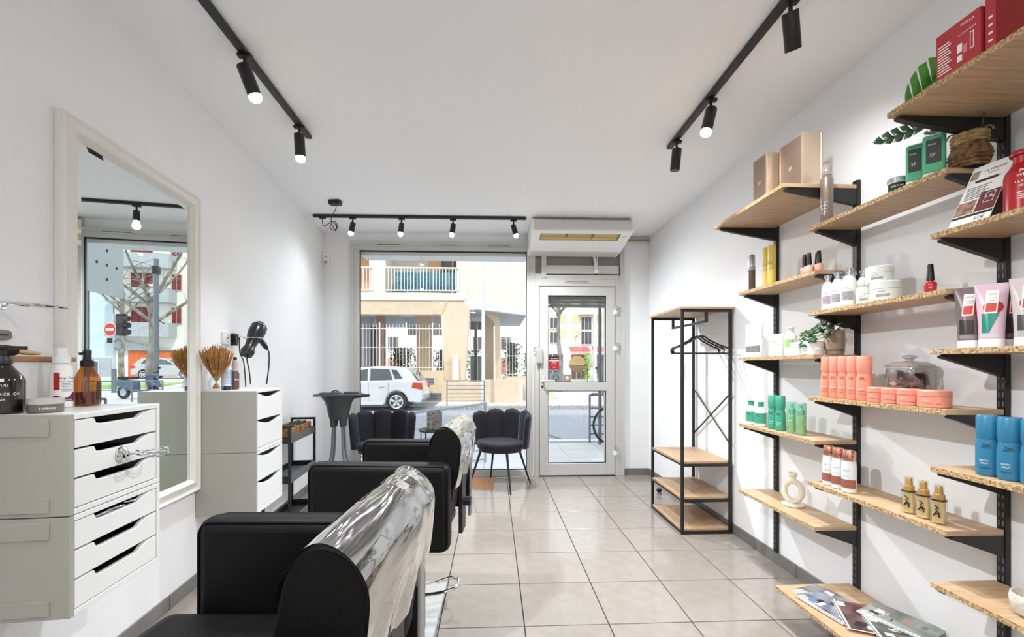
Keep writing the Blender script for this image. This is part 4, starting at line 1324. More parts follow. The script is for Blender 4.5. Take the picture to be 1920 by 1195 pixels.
for k, (y, r) in enumerate(((2.255, .030), (2.138, .047))):
    t = prod('cream_jar', ('small white jar left of the ivy leaves', 'wide white jar with a price sticker under the ivy')[k], 'jar', 1.612, y, S['A3'], -55, [('body', [(r - .003, 0), (r, .003), (r, .044)], HDPE), ('lid', [(r + .0006, .0445), (r + .0006, .066), (r - .002, .069), (0, .069)], WHITE)], None, 28)
    letters('elements', .009, M('green_ink%d' % k, (90, 160, 110), .5), t, (0, 0, .024), r + .0006, rot=(0, 0, R(-15)))
    if k:
        st_ = patch(r + .0008, 26, 60, .012, .04).obj('price_sticker', PAPER, t)
        letters('19.50', .010, INK, t, (0, 0, .02), r + .0014, rot=(0, 0, R(43)))
t = thing('ivy_pot', 'small ivy in a beige pot at the shelf end', 'plant', (1.69, 2.10, S['A3'] + .0004))
TAUPE = M('taupe_pot', (166, 148, 128), .6)
G().lathe([(.028, 0), (.034, .004), (.034, .018), (.030, .022)], 24).obj('pot_foot', TAUPE, t)
G().lathe([(.030, .022), (.041, .026), (.043, .115), (.040, .12), (.036, .12), (.035, .10), (0, .10)], 24).obj('pot', TAUPE, t)
IVY = M('ivy_leaf', (46, 88, 40), .35, c2=(28, 58, 26), vs=40)
def leaf_shape(kind='ivy'):
    return [(0, 0), (.012, -.006), (.022, .004), (.016, .012), (.026, .024), (.013, .026), (0, .046), (-.013, .026), (-.026, .024), (-.016, .012), (-.022, .004), (-.012, -.006)]
random.seed(11)
spots = [(-.05, -.03, .135, 0), (-.085, -.02, .12, 40), (-.03, -.06, .155, -30), (-.10, .02, .10, 70), (-.07, .055, .12, 30), (-.115, -.005, .075, 10), (-.03, .03, .165, 0), (-.01, -.02, .17, 20), (-.105, .055, .075, 60), (-.055, -.075, .115, -60), (-.13, .03, .055, 30), (.0, .05, .16, 80), (-.02, .0, .15, -50), (-.075, -.04, .095, -20), (-.09, .085, .11, 20), (-.04, .075, .145, -10)]
st = G()
for (x, y, z, a) in spots:
    g = G()
    sh_ = leaf_shape()
    g.v = [(p[0], p[1], .004 * math.cos(p[0] * 90) - .5 * p[1] * .3) for p in sh_] + [(0, .016, .004)]
    n = len(sh_)
    g.f = [(i, (i + 1) % n, n) for i in range(n)]
    g.mi = [0] * n
    g.obj('leaf', IVY, t, (x, y, z - .012), (R(55), R(random.uniform(-15, 15)), R(a - 75)), solid=.0006)
    st.tube(smooth_pts([(0, 0, .10), (x * .4, y * .4, z + .03), (x, y, z)], 3), .0012, 4)
st.obj('stems', IVY, t)
tag(G().box(-.018, .018, -.045, .045, 0, .13).obj('card_box', PAPER, None, (1.745, 2.105, S['A3'] + .0004), smooth=False, bevel=.001), 'white carton standing behind the ivy pot', 'box')

# A2
r = .021
t = prod('mousse_can', 'slim brown can with lilac ring and grey cap', 'can', 1.622, 2.675, S['A2'], -55, [('body', [(r - .002, 0), (r, .003), (r, .132)], M('brown_can', (108, 88, 72), .35, metal=.3)), ('ring', [(r + .0004, .133), (r + .0004, .152)], M('lilac', (176, 150, 214), .4)), ('cap', [(r - .001, .153), (r - .002, .225), (r - .005, .231), (0, .232)], SILVER)])
patch(r + .0005, -70, -30, .01, .125).obj('pale_stripe', INKW, t)
YEL = M('yellow_can', (236, 208, 112), .35)
for k, (y, r) in enumerate(((2.53, .0195), (2.478, .0215))):
    t = prod('hair_spray', ('left of the two mustard yellow cans', 'right of the two mustard yellow cans')[k], 'can', 1.622, y, S['A2'], -55, [('body', [(r - .002, 0), (r, .003), (r, .15), (r - .001, .152)], YEL), ('cap', [(r - .0005, .1525), (r - .0005, .232), (r - .003, .236), (0, .236)], YEL)], 'yellow cans')
    letters('blonde', .010, INKB, t, (0, 0, .13), r + .0006, rot=(0, 0, 0))
    letters('hold me', .008, INKB, t, (0, 0, .10), r + .0006)
NUDE = [M('nude%d' % i, c, .2, coat=.6) for i, c in enumerate(((204, 150, 146), (230, 182, 164), (142, 70, 66), (220, 162, 142)))]
def polish(label, x, y, z, m, k=1., group=None):
    t = thing('nail_polish', label, 'nail polish', (x, y, z + .0004), R(-50), group)
    G().lathe([(.012 * k, 0), (.0145 * k, .003 * k), (.017 * k, .030 * k), (.015 * k, .036 * k), (.008 * k, .038 * k), (.0075 * k, .042 * k)], 18).obj('bottle', m, t)
    G().lathe([(.0105 * k, .042 * k), (.0105 * k, .046 * k), (.0075 * k, .094 * k), (.006 * k, .097 * k), (0, .097 * k)], 16).obj('cap', BLACKP, t)
    letters('OPI', .006 * k, INKW, t, (0, 0, .018 * k), .0165 * k)
    return t
for k, (x, y, n_) in enumerate(((1.607, 2.188, 'dusty rose nail polish, leftmost of the four'), (1.602, 2.148, 'pale nude nail polish in front of the four'), (1.64, 2.142, 'dark rose nail polish half hidden among the four'), (1.622, 2.108, 'peach nail polish, rightmost of the four'))):
    polish(n_, x, y, S['A2'], NUDE[k], 1.12, 'nail polishes on the yellow can shelf')

# A1 champagne boxes
CHAMP = M('champagne_foil', (206, 184, 160), .28, metal=.55, bump=.15, bs=90)
CHAMPS = M('champagne_side', (150, 128, 112), .4, metal=.4)
for k, (x, y, w, d, h_, lab) in enumerate(((1.512, 2.35, .085, .12, .268, 'shiny champagne gift box at the left of the deep shelf'), (1.575, 2.175, .105, .17, .272, 'larger champagne gift box at the right of the deep shelf'))):
    t = thing('gift_box', lab, 'box', (x, y, S['A1'] + .0004), R(2))
    G().box(-w / 2, w / 2, -d / 2, d / 2, 0, h_).obj('carton', CHAMP, t, smooth=False, bevel=.002)
    G().box(-w / 2 - .0008, -w / 2, -d / 2 + .012, d / 2 - .012, .01, h_ - .01).obj('side_patch', CHAMPS, t, smooth=False)  # darker champagne sheet laid on the left side face
    letters('SP', .026, INKW, t, (-w / 2 - .0015, 0, h_ * .45), rot=(0, 0, R(-90)))
    G().box(w / 2 - .012, w / 2 - .008, -d / 2 - .0008, -d / 2, .005, h_ - .005).obj('edge_line', INKW, t, smooth=False)

# B1
EIMI = M('taupe_can', (128, 114, 102), .35, metal=.25)
r = .0265
t = prod('mousse_can', 'tall taupe mousse can with clear cap on the shelf corner', 'can', 1.597, 2.026, S['B1'], -58, [('body', [(r - .003, 0), (r, .004), (r, .205), (r - .008, .226), (.014, .23)], EIMI), ('cap', [(r - .006, .226), (r - .006, .272), (r - .009, .276), (0, .276)], glass_mat('smoky_cap', (.7, .68, .66), gloss=.06, body=.55, bodycol=(176, 168, 162)))])
for k in range(4):
    patch(r + .0006, -40 + 4 * k, -8, .075 - .013 * k, .082 - .013 * k).obj('silver_bars', SILVER, t)
    patch(r + .0006, 0, 26 - 3 * k, .092 - .016 * k, .096 - .016 * k).obj('silver_bars', SILVER, t)
patch(r + .0006, -2, 4, .03, .095).obj('silver_bars', SILVER, t)
JGREEN = glass_mat('green_gel', (.55, .92, .75), gloss=.04, body=.85, bodycol=(104, 214, 164))
SLATE = M('slate_label', (74, 80, 78), .5)
for k, (y, s_) in enumerate(((1.598, .97), (1.527, 1.1))):
    t = thing('gel_bottle', ('left of the two square green bottles by the basket', 'right of the two square green bottles by the basket')[k], 'bottle', (1.61, y, S['B1'] + .0004), R(-48), 'square green bottles')
    w, d, hh = .058 * s_, .040 * s_, .150
    G().prism(rrect(w, d, .012), 0.018, hh).obj('body', JGREEN, t, smooth=False, bevel=.006)
    G().prism(rrect(w * .98, d * .98, .012), 0, .018).obj('flip_cap', WHITE, t, smooth=False, bevel=.003)
    G().prism(rrect(w * .96, d * .96, .012), hh, hh + .004).obj('top_seam', HDPE, t, smooth=False)
    G().box(-w * .34, w * .30, -d / 2 - .0012, -d / 2, .05, .135).obj('label', SLATE, t, smooth=False)
    letters('SP', .018, INKW, t, (-.004, -d / 2 - .0018, .078))
    letters('men', .012, INKW, t, (-.006, -d / 2 - .0018, .118))
r = .033
t = prod('styling_jar', 'low jar with black label left of the green bottles', 'jar', 1.612, 1.672, S['B1'], -48, [('body', [(r - .003, 0), (r, .003), (r, .042)], HDPE), ('lid', [(r + .0006, .0425), (r + .0006, .058), (r - .002, .061), (0, .061)], SILVER)])
patch(r + .0006, -60, 60, .008, .038, 12).obj('black_label', INK, t)
letters('TEXTURE', .010, INKW, t, (0, 0, .023), r + .0012)
# basket plant
t = thing('basket_plant', 'split leaf plant in a woven basket pot', 'plant', (1.66, 1.452, S['B1'] + .0004), R(-50))
SEAG = M('seagrass', (150, 116, 74), .85, c2=(84, 58, 32), vs=60, bump=.9, bs=110)
SEAG2 = M('seagrass_pale', (196, 170, 118), .85, c2=(140, 108, 62), vs=60, bump=.9, bs=110)
prof = [(.040, .008), (.046, .018), (.050, .030), (.052, .042), (.050, .054), (.045, .066), (.042, .078)]
for k, (rr, zz) in enumerate(prof):
    G().tube([(rr * math.cos(R(a)), rr * math.sin(R(a)), zz + .0015 * math.sin(R(a * 9))) for a in range(0, 360, 12)], .0072, 6, closed=True).obj('woven_coil', SEAG, t)
for k in range(3):
    rr = .043 + .001 * k
    G().tube([(rr * math.cos(R(a)), rr * math.sin(R(a)), .090 + .012 * k + .0015 * math.sin(R(a * 9))) for a in range(0, 360, 12)], .0068, 6, closed=True).obj('woven_coil', SEAG2, t)
G().lathe([(.038, 0), (.040, .11), (0, .10)], 20).obj('liner', DARKIN, t)
for s_ in (-1, 1):
    G().tube([(s_ * .044 + .012 * math.cos(R(a)), -.012, .115 + .016 * math.sin(R(a))) for a in range(0, 181, 20)], .003, 5).obj('handle', SEAG2, t)
MONS = M('monstera', (104, 176, 58), .35, c2=(64, 136, 38), vs=14)
MONSD = M('monstera_dark', (40, 82, 38), .35, c2=(24, 54, 26), vs=14)
def monstera(t, base, tip_dir, side_dir, L, m, stem_from):
    """leaf with slits: fingers left and right of a midrib; base = stalk joint"""
    td, sd = Vector(tip_dir).normalized(), Vector(side_dir).normalized()
    nd = td.cross(sd).normalized()
    g = G()
    base = Vector(base)
    nf = 5
    for s_ in (-1, 1):
        for k in range(nf):
            t0, t1 = k / nf, (k + .93) / nf
            w0, w1 = L * .46 * math.sin(math.pi * (.18 + .78 * t0)), L * .46 * math.sin(math.pi * (.18 + .78 * (k + 1) / nf))
            if k == nf - 1:
                w1 = L * .05
            a = base + td * L * t0
            b = base + td * L * (k + 1) / nf
            sw = td * L * .16
            droop = nd * (-.10 * L)
            v = [a, b, b * .35 + (b + sd * s_ * w1 + sw) * .65, b + sd * s_ * w1 * .96 + sw * .6 + droop * .5 - td * L * .012, a + sd * s_ * w0 + sw * .7 + droop * .5 + td * L * .02, a + (sd * s_ * w0 * .45 + sw * .2) + td * L * .035]
            v[2] = a + (b - a) * .95 + (sd * s_ * w1 * .45 + sw * .3)
            g.raw(v, [(0, 1, 2, 5), (5, 2, 3, 4)])
    g.obj('leaf', m, t, solid=.001)
    G().tube([base, base + td * L], .0014, 5).obj('midrib', m, t)
    G().tube(smooth_pts([stem_from, (Vector(stem_from) + base) * .5 + Vector((0, 0, .02)), base], 4), .0025, 6).obj('stalk', MONSD, t)
Ti = Matrix.Rotation(R(50), 3, 'Z')
def w2l(p):
    return Ti @ (Vector(p) - Vector((1.66, 1.452, S['B1'])))
def d2l(p):
    return Ti @ Vector(p)
monstera(t, w2l((1.545, 1.575, 2.205)), d2l((.06, -.22, .16)), d2l((-.3, -.05, .35)), .17, MONS, (0, 0, .10))
monstera(t, w2l((1.60, 1.55, 2.135)), d2l((-.12, .10, -.02)), d2l((.22, .30, .38)), .14, MONSD, (0.01, 0, .10))
monstera(t, w2l((1.70, 1.56, 2.12)), d2l((.02, .10, .06)), d2l((.4, -.1, .1)), .10, MONSD, (-.01, .01, .10))
G().tube(smooth_pts([(.015, -.01, .1), (.03, -.012, .14), (.035, -.02, .2)], 3), .0025, 5).obj('stalk', MONSD, t)
G().tube(smooth_pts([(.02, .01, .1), (.05, .01, .13), (.052, .01, .10)], 3), .002, 5).obj('stalk', MONSD, t)

# B2
SILC = M('silver_cap', (200, 202, 206), .15, metal=.9)
LILAC = M('lilac_label', (168, 156, 168), .45, var=.2, vs=60)
def wbottle(label, x, y, r, h_):
    k = h_ / .17
    t = prod('care_bottle', label, 'bottle', x, y, S['B2'], -58, [('body', [(r - .004, 0), (r, .005), (r, .10 * k), (r - .003, .115 * k), (r * .62, .132 * k), (r * .46, .138 * k)], HDPE), ('neck', [(r * .44, .138 * k), (r * .44, .160 * k)], SILC), ('cap', [(r * .62, .160 * k), (r * .64, .168 * k), (r * .55, .171 * k), (0, .171 * k)], SILC)], 'white bottles with silver necks')
    patch(r + .0006, -40, 48, .028 * k, .066 * k, 10).obj('lilac_label', LILAC, t)
    patch(r + .0008, -52, 40, .0735 * k, .0745 * k, 10).obj('pink_line', M('grey_line', (140, 132, 138), .5), t)
    letters('system', .009, INK, t, (0, 0, .082 * k), r + .0008, rot=(0, 0, R(-12)))
    return t
for k, (y, r, h_) in enumerate(((2.025, .0255, .165), (1.966, .0265, .168), (1.901, .0305, .172))):
    wbottle('%s of the three front white bottles with silver necks' % ORD3[k], 1.602, y, r, h_)
for k, y in enumerate((2.022, 1.966, 1.908)):
    wbottle('%s of the three rear white bottles with silver necks' % ORD3[k], 1.675, y, .026, .165)
tag(G().box(-.02, .02, -.03, .03, 0, .115).obj('card_box', PAPER, None, (1.74, 1.985, S['B2'] + .0004), smooth=False, bevel=.001), 'white carton behind the silver necked bottles', 'box')
for k, (x, y, z, r, h_, lab) in enumerate(((1.615, 1.828, 0, .034, .072, 'small white cream jar at the left of the jar pile'), (1.622, 1.738, 0, .051, .080, 'wide white cream jar at the foot of the pile'), (1.635, 1.782, .0805, .048, .072, 'wide white cream jar on top of the two others'))):
    t = prod('cream_jar', lab, 'jar', x, y, S['B2'] + z, -50, [('body', [(r - .004, 0), (r, .004), (r, h_ * .6)], HDPE), ('lid', [(r + .0006, h_ * .61), (r + .0006, h_ - .003), (r - .003, h_), (0, h_)], HDPE)], 'white cream jars', 30)
    letters('system', .009, INK, t, (0, 0, h_ * .47), r + .0014, rot=(0, 0, R(-10)))
    for q in range(3):
        patch(r + .0006, -28, 22, h_ * .2 + q * .004, h_ * .2 + q * .004 + .0022).obj('fine_print', INKG, t)
polish('red nail polish alone on the cream jar shelf', 1.612, 1.543, S['B2'], M('red_polish', (186, 24, 32), .15, coat=.7), 1.12)

# B4
COPPER = M('copper_cap', (222, 160, 136), .15, metal=.9)
COPL = M('copper_label', (150, 92, 74), .4)
for k, (y, r) in enumerate(((2.026, .0255), (1.968, .026), (1.906, .029))):
    t = prod('shampoo_bottle', '%s of the three white bottles with copper caps' % ORD3[k], 'bottle', 1.607, y, S['B4'], -62, [('body', [(r - .004, 0), (r, .004), (r, .115), (r - .003, .138), (r - .003, .142)], M('pearl%d' % k, (216, 218, 220), .35)), ('cap', [(r - .004, .1425), (r - .003, .146), (r - .003, .184), (r - .006, .188), (0, .188)], COPPER)], 'white bottles with copper caps')
    patch(r + .0006, -80, 80, .022, .060, 16).obj('copper_band', COPL, t)
    letters('FUSION', .007, INKG, t, (0, 0, .075), r + .0008)
    letters('WELLA', .008, INKG, t, (0, 0, .10), r + .0008)
GOLD = M('gold_foil', (226, 204, 150), .32, metal=.35)
GOLDC = M('gold_cap', (206, 166, 96), .3, metal=.5)
for k, y in enumerate((1.626, 1.569, 1.512)):
    w, d = .035, .030
    t = thing('oil_spray', '%s of the three gold oil spray bottles' % ORD3[k], 'bottle', (1.612, y, S['B4'] + .0004), R(-62), 'gold oil spray bottles')
    G().prism(rrect(w, d, .010), .004, .082).obj('gold_core', GOLD, t, smooth=True)
    G().prism(rrect(w + .008, d + .008, .012), 0, .088).obj('clear_shell', glass_mat('shell%d' % k, (.98, .97, .94), gloss=.05), t, smooth=True)
    G().prism(rrect(w + .0086, d + .0086, .012), .083, .0875).obj('dark_shoulder', M('dark_shoulder%d' % k, (60, 42, 20), .2), t)
    G().lathe([(.017, .088), (.017, .106), (.012, .109)], 18).obj('collar', GOLDC, t)
    G().lathe([(.0115, .108), (.0105, .132), (.009, .136), (0, .136)], 16).obj('spray_button', GOLDC, t)
    G().lathe([(.0145, .106), (.0135, .140), (0, .141)], 16).obj('overcap', CLEAR, t)
    g = G()
    g.tube([(-.006, -d / 2 - .0062, .068), (.004, -d / 2 - .0062, .060), (-.004, -d / 2 - .0062, .052)], .0022, 5)
    g.tube([(.0, -d / 2 - .0062, .048), (-.010, -d / 2 - .0062, .030)], .0022, 5).tube([(.003, -d / 2 - .0062, .046), (.007, -d / 2 - .0062, .026)], .0022, 5)
    g.tube([(-.004, -d / 2 - .0062, .038), (.010, -d / 2 - .0062, .040)], .0018, 5)
    g.obj('black_mark', INK, t)

# A5 candle holder
t = thing('candle_holder', 'cream ring shaped candle holder on a round foot', 'candle holder', (1.685, 2.385, S['A5'] + .0004), R(-35))
G().lathe([(.050, 0), (.056, .004), (.055, .010), (.045, .013), (0, .013)], 32).obj('foot', CREAM, t)
G().tube([(.042 * math.cos(R(a)), 0, .079 + .055 * math.sin(R(a))) for a in range(0, 360, 10)], .0155, 14, closed=True).obj('ring', CREAM, t)
G().lathe([(.012, .138), (.014, .148), (.013, .156), (.020, .164), (.022, .184), (.018, .184), (.016, .17), (0, .168)], 24).obj('candle_cup', CREAM, t)

# C4 blue bottles
BLUE = M('azure_plastic', (46, 118, 154), .35)
for k, y in enumerate((1.338, 1.278, 1.216)):
    r = .0295
    t = prod('shampoo_bottle', ('leftmost of the blue bottles at the right edge', 'second of the blue bottles at the right edge', 'blue bottle cut by the right picture edge')[k], 'bottle', 1.592, y, S['C4'], -58, invigo_parts(BLUE, h=.193, r=r), 'blue bottles at the right edge')
    logo(t, r + .0006, .092, .0085, INK)
    letters('SENSO', .0075, INKW, t, (0, 0, .050), r + .0006, rot=(0, 0, R(-12)))
    letters('CALM', .0075, INKW, t, (0, 0, .041), r + .0006, rot=(0, 0, R(-12)))
    patch(r + .0006, -35, 15, .0255, .027).obj('fine_print', INK, t)

# C3 squeeze tubes
def tube_prod(label, x, y, rz, m, foot_m, tint, big=1.):
    t = thing('squeeze_tube', label, 'tube', (x, y, S['C3'] + .0004), R(rz), 'colour mask squeeze tubes')
    r, hh = .0265 * big, .205
    def tf(u, v):
        a = 2 * math.pi * u
        fl = v ** 1.6
        wx = r * (1 - fl) + r * 1.36 * fl
        wy = r * (1 - fl) + .0016 * fl
        return (wx * math.cos(a), wy * math.sin(a), .026 + (hh - .026) * v)
    g = G().grid(tf, 28, 14, closed_u=True)
    g.f.append(tuple(range(13 * 28, 14 * 28)))
    g.mi.append(0)
    g.obj('body', m, t, ang=60)
    G().lathe([(r - .001, 0), (r + .0006, .002), (r + .0006, .026), (0, .026)], 28).obj('cap', WHITE, t)
    # printed shapes laid just above the front of the tube
    def skin(name, fn, mat, off=.0006, nu=8, nv=6):
        def q(u, v):
            xx, zz = fn(u, v)
            vv = (zz - .026) / (hh - .026)
            fl = max(vv, 0) ** 1.6
            wx = r * (1 - fl) + r * 1.36 * fl
            wy = r * (1 - fl) + .0016 * fl
            return (xx, -wy * math.sqrt(max(0, 1 - (xx / wx) ** 2)) - off, zz)
        return G().grid(q, nu, nv).obj(name, mat, t)
    skin('foot_shape', (lambda u, v: ((-.021 + (.014 + .022 * v) * u) * big, .046 + .062 * v)) if 'green' in label else (lambda u, v: ((-.0225 + .033 * u) * big, .046 + .048 * v)), foot_m, .0006)
    skin('grey_strip', lambda u, v: ((-.021 + .040 * u) * big, .030 + .014 * v), tint, .0005)
    skin('round_blot', lambda u, v: ((.002 + .021 * (v) * math.cos(2 * math.pi * u)) * big, .128 + .022 * v * math.sin(2 * math.pi * u)), M('blot', (172, 46, 40), .4), .0007, 14, 4)
    lab = skin('label', lambda u, v: ((-.017 + .026 * u + .006 * v) * big, .108 + .074 * v), PAPER, .0016)
    skin('label_red', lambda u, v: ((-.0145 + .021 * u + .0028 * v) * big, .113 + .028 * v), M('label_red', (196, 66, 50), .5), .0022)
    def lt(s_, size, z):
        letters(s_, size, INK, t, (.001 * big, -(r * (1 - ((z - .026) / (hh - .026)) ** 1.6) + .0016) - .003, z))
    lt('WELLA', .0062, .170)
    lt('COLOR', .0058, .157)
    lt('FRESH', .0058, .150)
    return t
SMOKE = M('smoke_foot', (44, 40, 40), .35)
tube_prod('brown mauve squeeze tube, leftmost on its shelf', 1.60, 1.402, -48, M('mauve_tube', (116, 98, 98), .3), SMOKE, M('strip_a', (140, 134, 134), .4), 1.03)
tube_prod('pink squeeze tube with a green foot', 1.60, 1.335, -46, M('pink_tube', (214, 180, 196), .3), M('teal_foot', (24, 132, 112), .3), M('strip_b', (190, 196, 196), .4), 1.1)
tube_prod('dark brown squeeze tube right of the pink one', 1.672, 1.325, -46, M('dark_tube', (78, 58, 60), .3), SMOKE, M('strip_c', (110, 98, 98), .4), 1.03)
tube_prod('pale grey squeeze tube cut by the right picture edge', 1.60, 1.238, -44, M('pale_tube', (196, 184, 182), .3), M('grey_foot', (70, 70, 72), .35), M('strip_d', (170, 170, 172), .4), 1.1)

# C2 price card and red bottle
t = thing('price_card', 'white price card with a red square leaning on its easel', 'price card', (1.542, 1.355, S['C2'] + .0006), 0, None, (0, 0, R(-84)))
card = G().box(-.056, .056, 0, .002, 0, .235).obj('card', PAPER, t, (0, 0, 0), (R(-27), 0, 0), smooth=False)
for k in range(7):
    G().box(-.045, .02 - .006 * (k % 3), -.0006, 0, .145 - .0075 * k, .148 - .0075 * k).obj('text_line', INKG, card, smooth=False)
letters('ULTIMATE', .013, INK, card, (.012, -.0007, .205))
letters('REPAIR', .009, INKG, card, (.012, -.0007, .192))
letters('POUR TOUS LES CHEVEUX', .0062, INK, card, (0, -.0007, .168))
G().box(-.052, -.03, -.0006, 0, .18, .215).obj('small_photo', M('photo_grey', (150, 136, 124), .5, var=.4, vs=60), card, smooth=False)
G().box(-.054, -.002, -.0006, 0, .04, .092).obj('photo', M('photo_brown', (196, 146, 122), .5, c2=(84, 50, 40), vs=45), card, smooth=False)
rb = G().box(.002, .055, -.0006, 0, .04, .115).obj('red_square', M('deep_red', (112, 28, 34), .5), card, smooth=False)
G().box(.018, .044, -.0012, -.0006, .07, .108).obj('white_frame', INKW, rb, smooth=False)
G().box(.0195, .0425, -.0016, -.0012, .0715, .1065).obj('frame_fill', M('deep_red2', (112, 28, 34), .5), rb, smooth=False)
letters('UR', .016, INKW, rb, (.031, -.0018, .09))
G().box(-.055, .055, -.0006, 0, .027, .036).obj('black_band', INK, card, smooth=False)
letters('55€', .018, INK, card, (.026, -.0007, .013))
G().box(-.03, .03, -.002, 0, 0, .16).obj('easel_leg', M('easel_dark', (70, 36, 30), .6), t, (.0, .118, 0), (R(16), 0, 0), smooth=False)
REDP = M('crimson_plastic', (176, 26, 36), .3)
r = .044
t = prod('shampoo_bottle', 'crimson shouldered bottle beside the price card', 'bottle', 1.605, 1.252, S['C2'], -48, [('body', [(r - .005, 0), (r, .006), (r, .11), (r - .004, .125), (.026, .145), (.024, .15)], REDP), ('neck', [(.0235, .15), (.0235, .172)], REDP), ('cap', [(.031, .173), (.032, .180), (.029, .186), (0, .187)], REDP)], None, 32)
logo(t, r + .0006, .105, .012, INKW)
letters('ULTIMATE', .010, INKW, t, (0, 0, .086), r + .0006)
letters('REPAIR', .010, INKW, t, (0, 0, .074), r + .0006)
for k in range(4):
    patch(r + .0006, -24, 24 - 6 * (k % 2), .036 + .006 * k, .038 + .006 * k).obj('fine_print', INKW, t)

# C1 red boxes
BOXR = M('red_carton', (186, 52, 62), .45)
BOXD = M('dark_red_carton', (140, 10, 16), .45)
for k, (y0, y1, lab, m) in enumerate(((1.192, 1.318, 'red carton printed with white text lines on the top shelf', BOXR), (.99, 1.183, 'dark red carton at the upper right picture edge', BOXD))):
    t = thing('gift_carton', lab, 'box', (1.395 if k == 0 else 1.40, (y0 + y1) / 2, S['C1'] + .0004), R(-90), 'red cartons on the top shelf')
    w = y1 - y0
    G().box(-w / 2, w / 2, 0, .10, 0, .15 if k == 0 else .24).obj('carton', m, t, smooth=False, bevel=.0015)
    if k == 0:
        for q in range(11):
            G().box(-w / 2 + .006, -w / 2 + .046 - .004 * (q % 3), -.0006, 0, .022 + .0085 * q, .0255 + .0085 * q).obj('text_line', INKW, t, smooth=False)
        logo_ = letters('WELLA', .012, INKW, t, (.028, -.0008, .132))
        letters('ULTIMATE REPAIR', .0062, INKW, t, (.028, -.0008, .106))
        G().box(.0, .014, -.0007, 0, .055, .08).obj('bottle_picture', INKW, t, smooth=False)
        G().box(.0, .014, -.0007, 0, .028, .046).obj('bottle_picture', INKW, t, smooth=False)
        G().box(.018, .028, -.0007, 0, .045, .07).obj('pink_picture', M('pinkp', (226, 130, 140), .5), t, smooth=False)
        G().box(.036, .046, -.0007, 0, .045, .095).obj('outlined_panel', INKW, t, smooth=False)
        G().box(.038, .044, -.0011, 0, .048, .092).obj('panel_fill', BOXR, t, smooth=False)
    else:
        G().box(-w / 2, -w / 2 + .026, -.0008, 0, .002, .238).obj('lit_spine', BOXR, t, smooth=False)  # light on the narrow face, painted as a paler red strip
        for q in range(4):
            G().box(-w / 2 + .008, -w / 2 + .018, -.0014, -.0006, .03 + .022 * q, .036 + .022 * q).obj('spine_print', INKW, t, smooth=False)

# C5 bowl
t = thing('bowl', 'white speckled ceramic bowl on the low right shelf', 'bowl', (1.62, 1.245, S['C5'] + .0004))
G().lathe([(.022, 0), (.035, .006), (.046, .03), (.048, .05), (.045, .066), (.042, .066), (.044, .05), (.042, .032), (.03, .012), (0, .01)], 32).obj('vessel', M('speckle_white', (226, 222, 214), .6, c2=(196, 190, 180), vs=120), t)

# B5 magazines
def cover(name, a, b, s_):
    m = M(name, a, .3, c2=b, vs=s_, coat=.4)
    nt = m.node_tree
    return m
MAGS = [
    ('fashion magazine with a grey photo cover, farthest on the bench', 1.555, 1.955, 18, .002, (150, 148, 146), (70, 66, 68), 9),
    ('magazine with a blue and yellow cover near the bench front', 1.508, 1.885, 10, .0075, (150, 160, 172), (60, 62, 70), 12),
    ('brown covered magazine lying over the others with white spine', 1.565, 1.79, -26, .013, (122, 90, 84), (50, 38, 40), 11),
    ('dark magazine with pale lettering blocks at the picture bottom', 1.60, 1.66, -22, .0185, (86, 88, 84), (34, 32, 34), 14),
    ('pale green grey magazine by the wall', 1.685, 1.74, 24, .024, (160, 168, 162), (96, 104, 100), 9)]
for k, (lab, x, y, a, z, c1, c2_, s_) in enumerate(MAGS):
    t = thing('magazine', lab, 'magazine', (x, y, S['B5'] + .0004 + z - .002), R(a), 'magazines on the bench shelf')
    w, l = .20, .265
    w *= .8
    l *= .9
    G().box(-w / 2, w / 2, -l / 2, l / 2, 0, .0042).obj('pages', PAPER, t, smooth=False)
    G().box(-w / 2, w / 2, -l / 2, l / 2, .0042, .005).obj('cover', cover('cover%d' % k, c1, c2_, s_), t, smooth=False)
    random.seed(20 + k)
    cols = [M('mag%d_%d' % (k, i), c, .35) for i, c in enumerate(((232, 226, 220), (40, 36, 38), [(196, 150, 138), (214, 206, 90), (214, 150, 130), (226, 222, 214), (120, 128, 124)][k], [(110, 60, 56), (92, 124, 150), (90, 40, 40), (150, 160, 150), (180, 150, 130)][k]))]
    G().box(-w / 2 + .004, -w / 2 + .012, -l / 2, l / 2, .005, .0053).obj('spine_strip', cols[0], t, smooth=False)
    for q in range(8):
        x0 = random.uniform(-w / 2 + .016, w / 2 - .06)
        y0 = random.uniform(-l / 2 + .01, l / 2 - .05)
        G().box(x0, x0 + random.uniform(.02, .055), y0, y0 + random.uniform(.006, .04), .005, .0053 + .0001 * q).obj('cover_print', cols[q % 4], t, smooth=False)
    bc = G().box(-w / 2 + .016, -w / 2 + .04, l / 2 - .05, l / 2 - .012, .005, .0056).obj('price_box', PAPER, t, smooth=False)
    for q in range(7):
        G().box(-w / 2 + .019 + .0027 * q, -w / 2 + .0203 + .0027 * q, l / 2 - .046, l / 2 - .018, .0056, .0058).obj('price_bar', INK, bc, smooth=False)

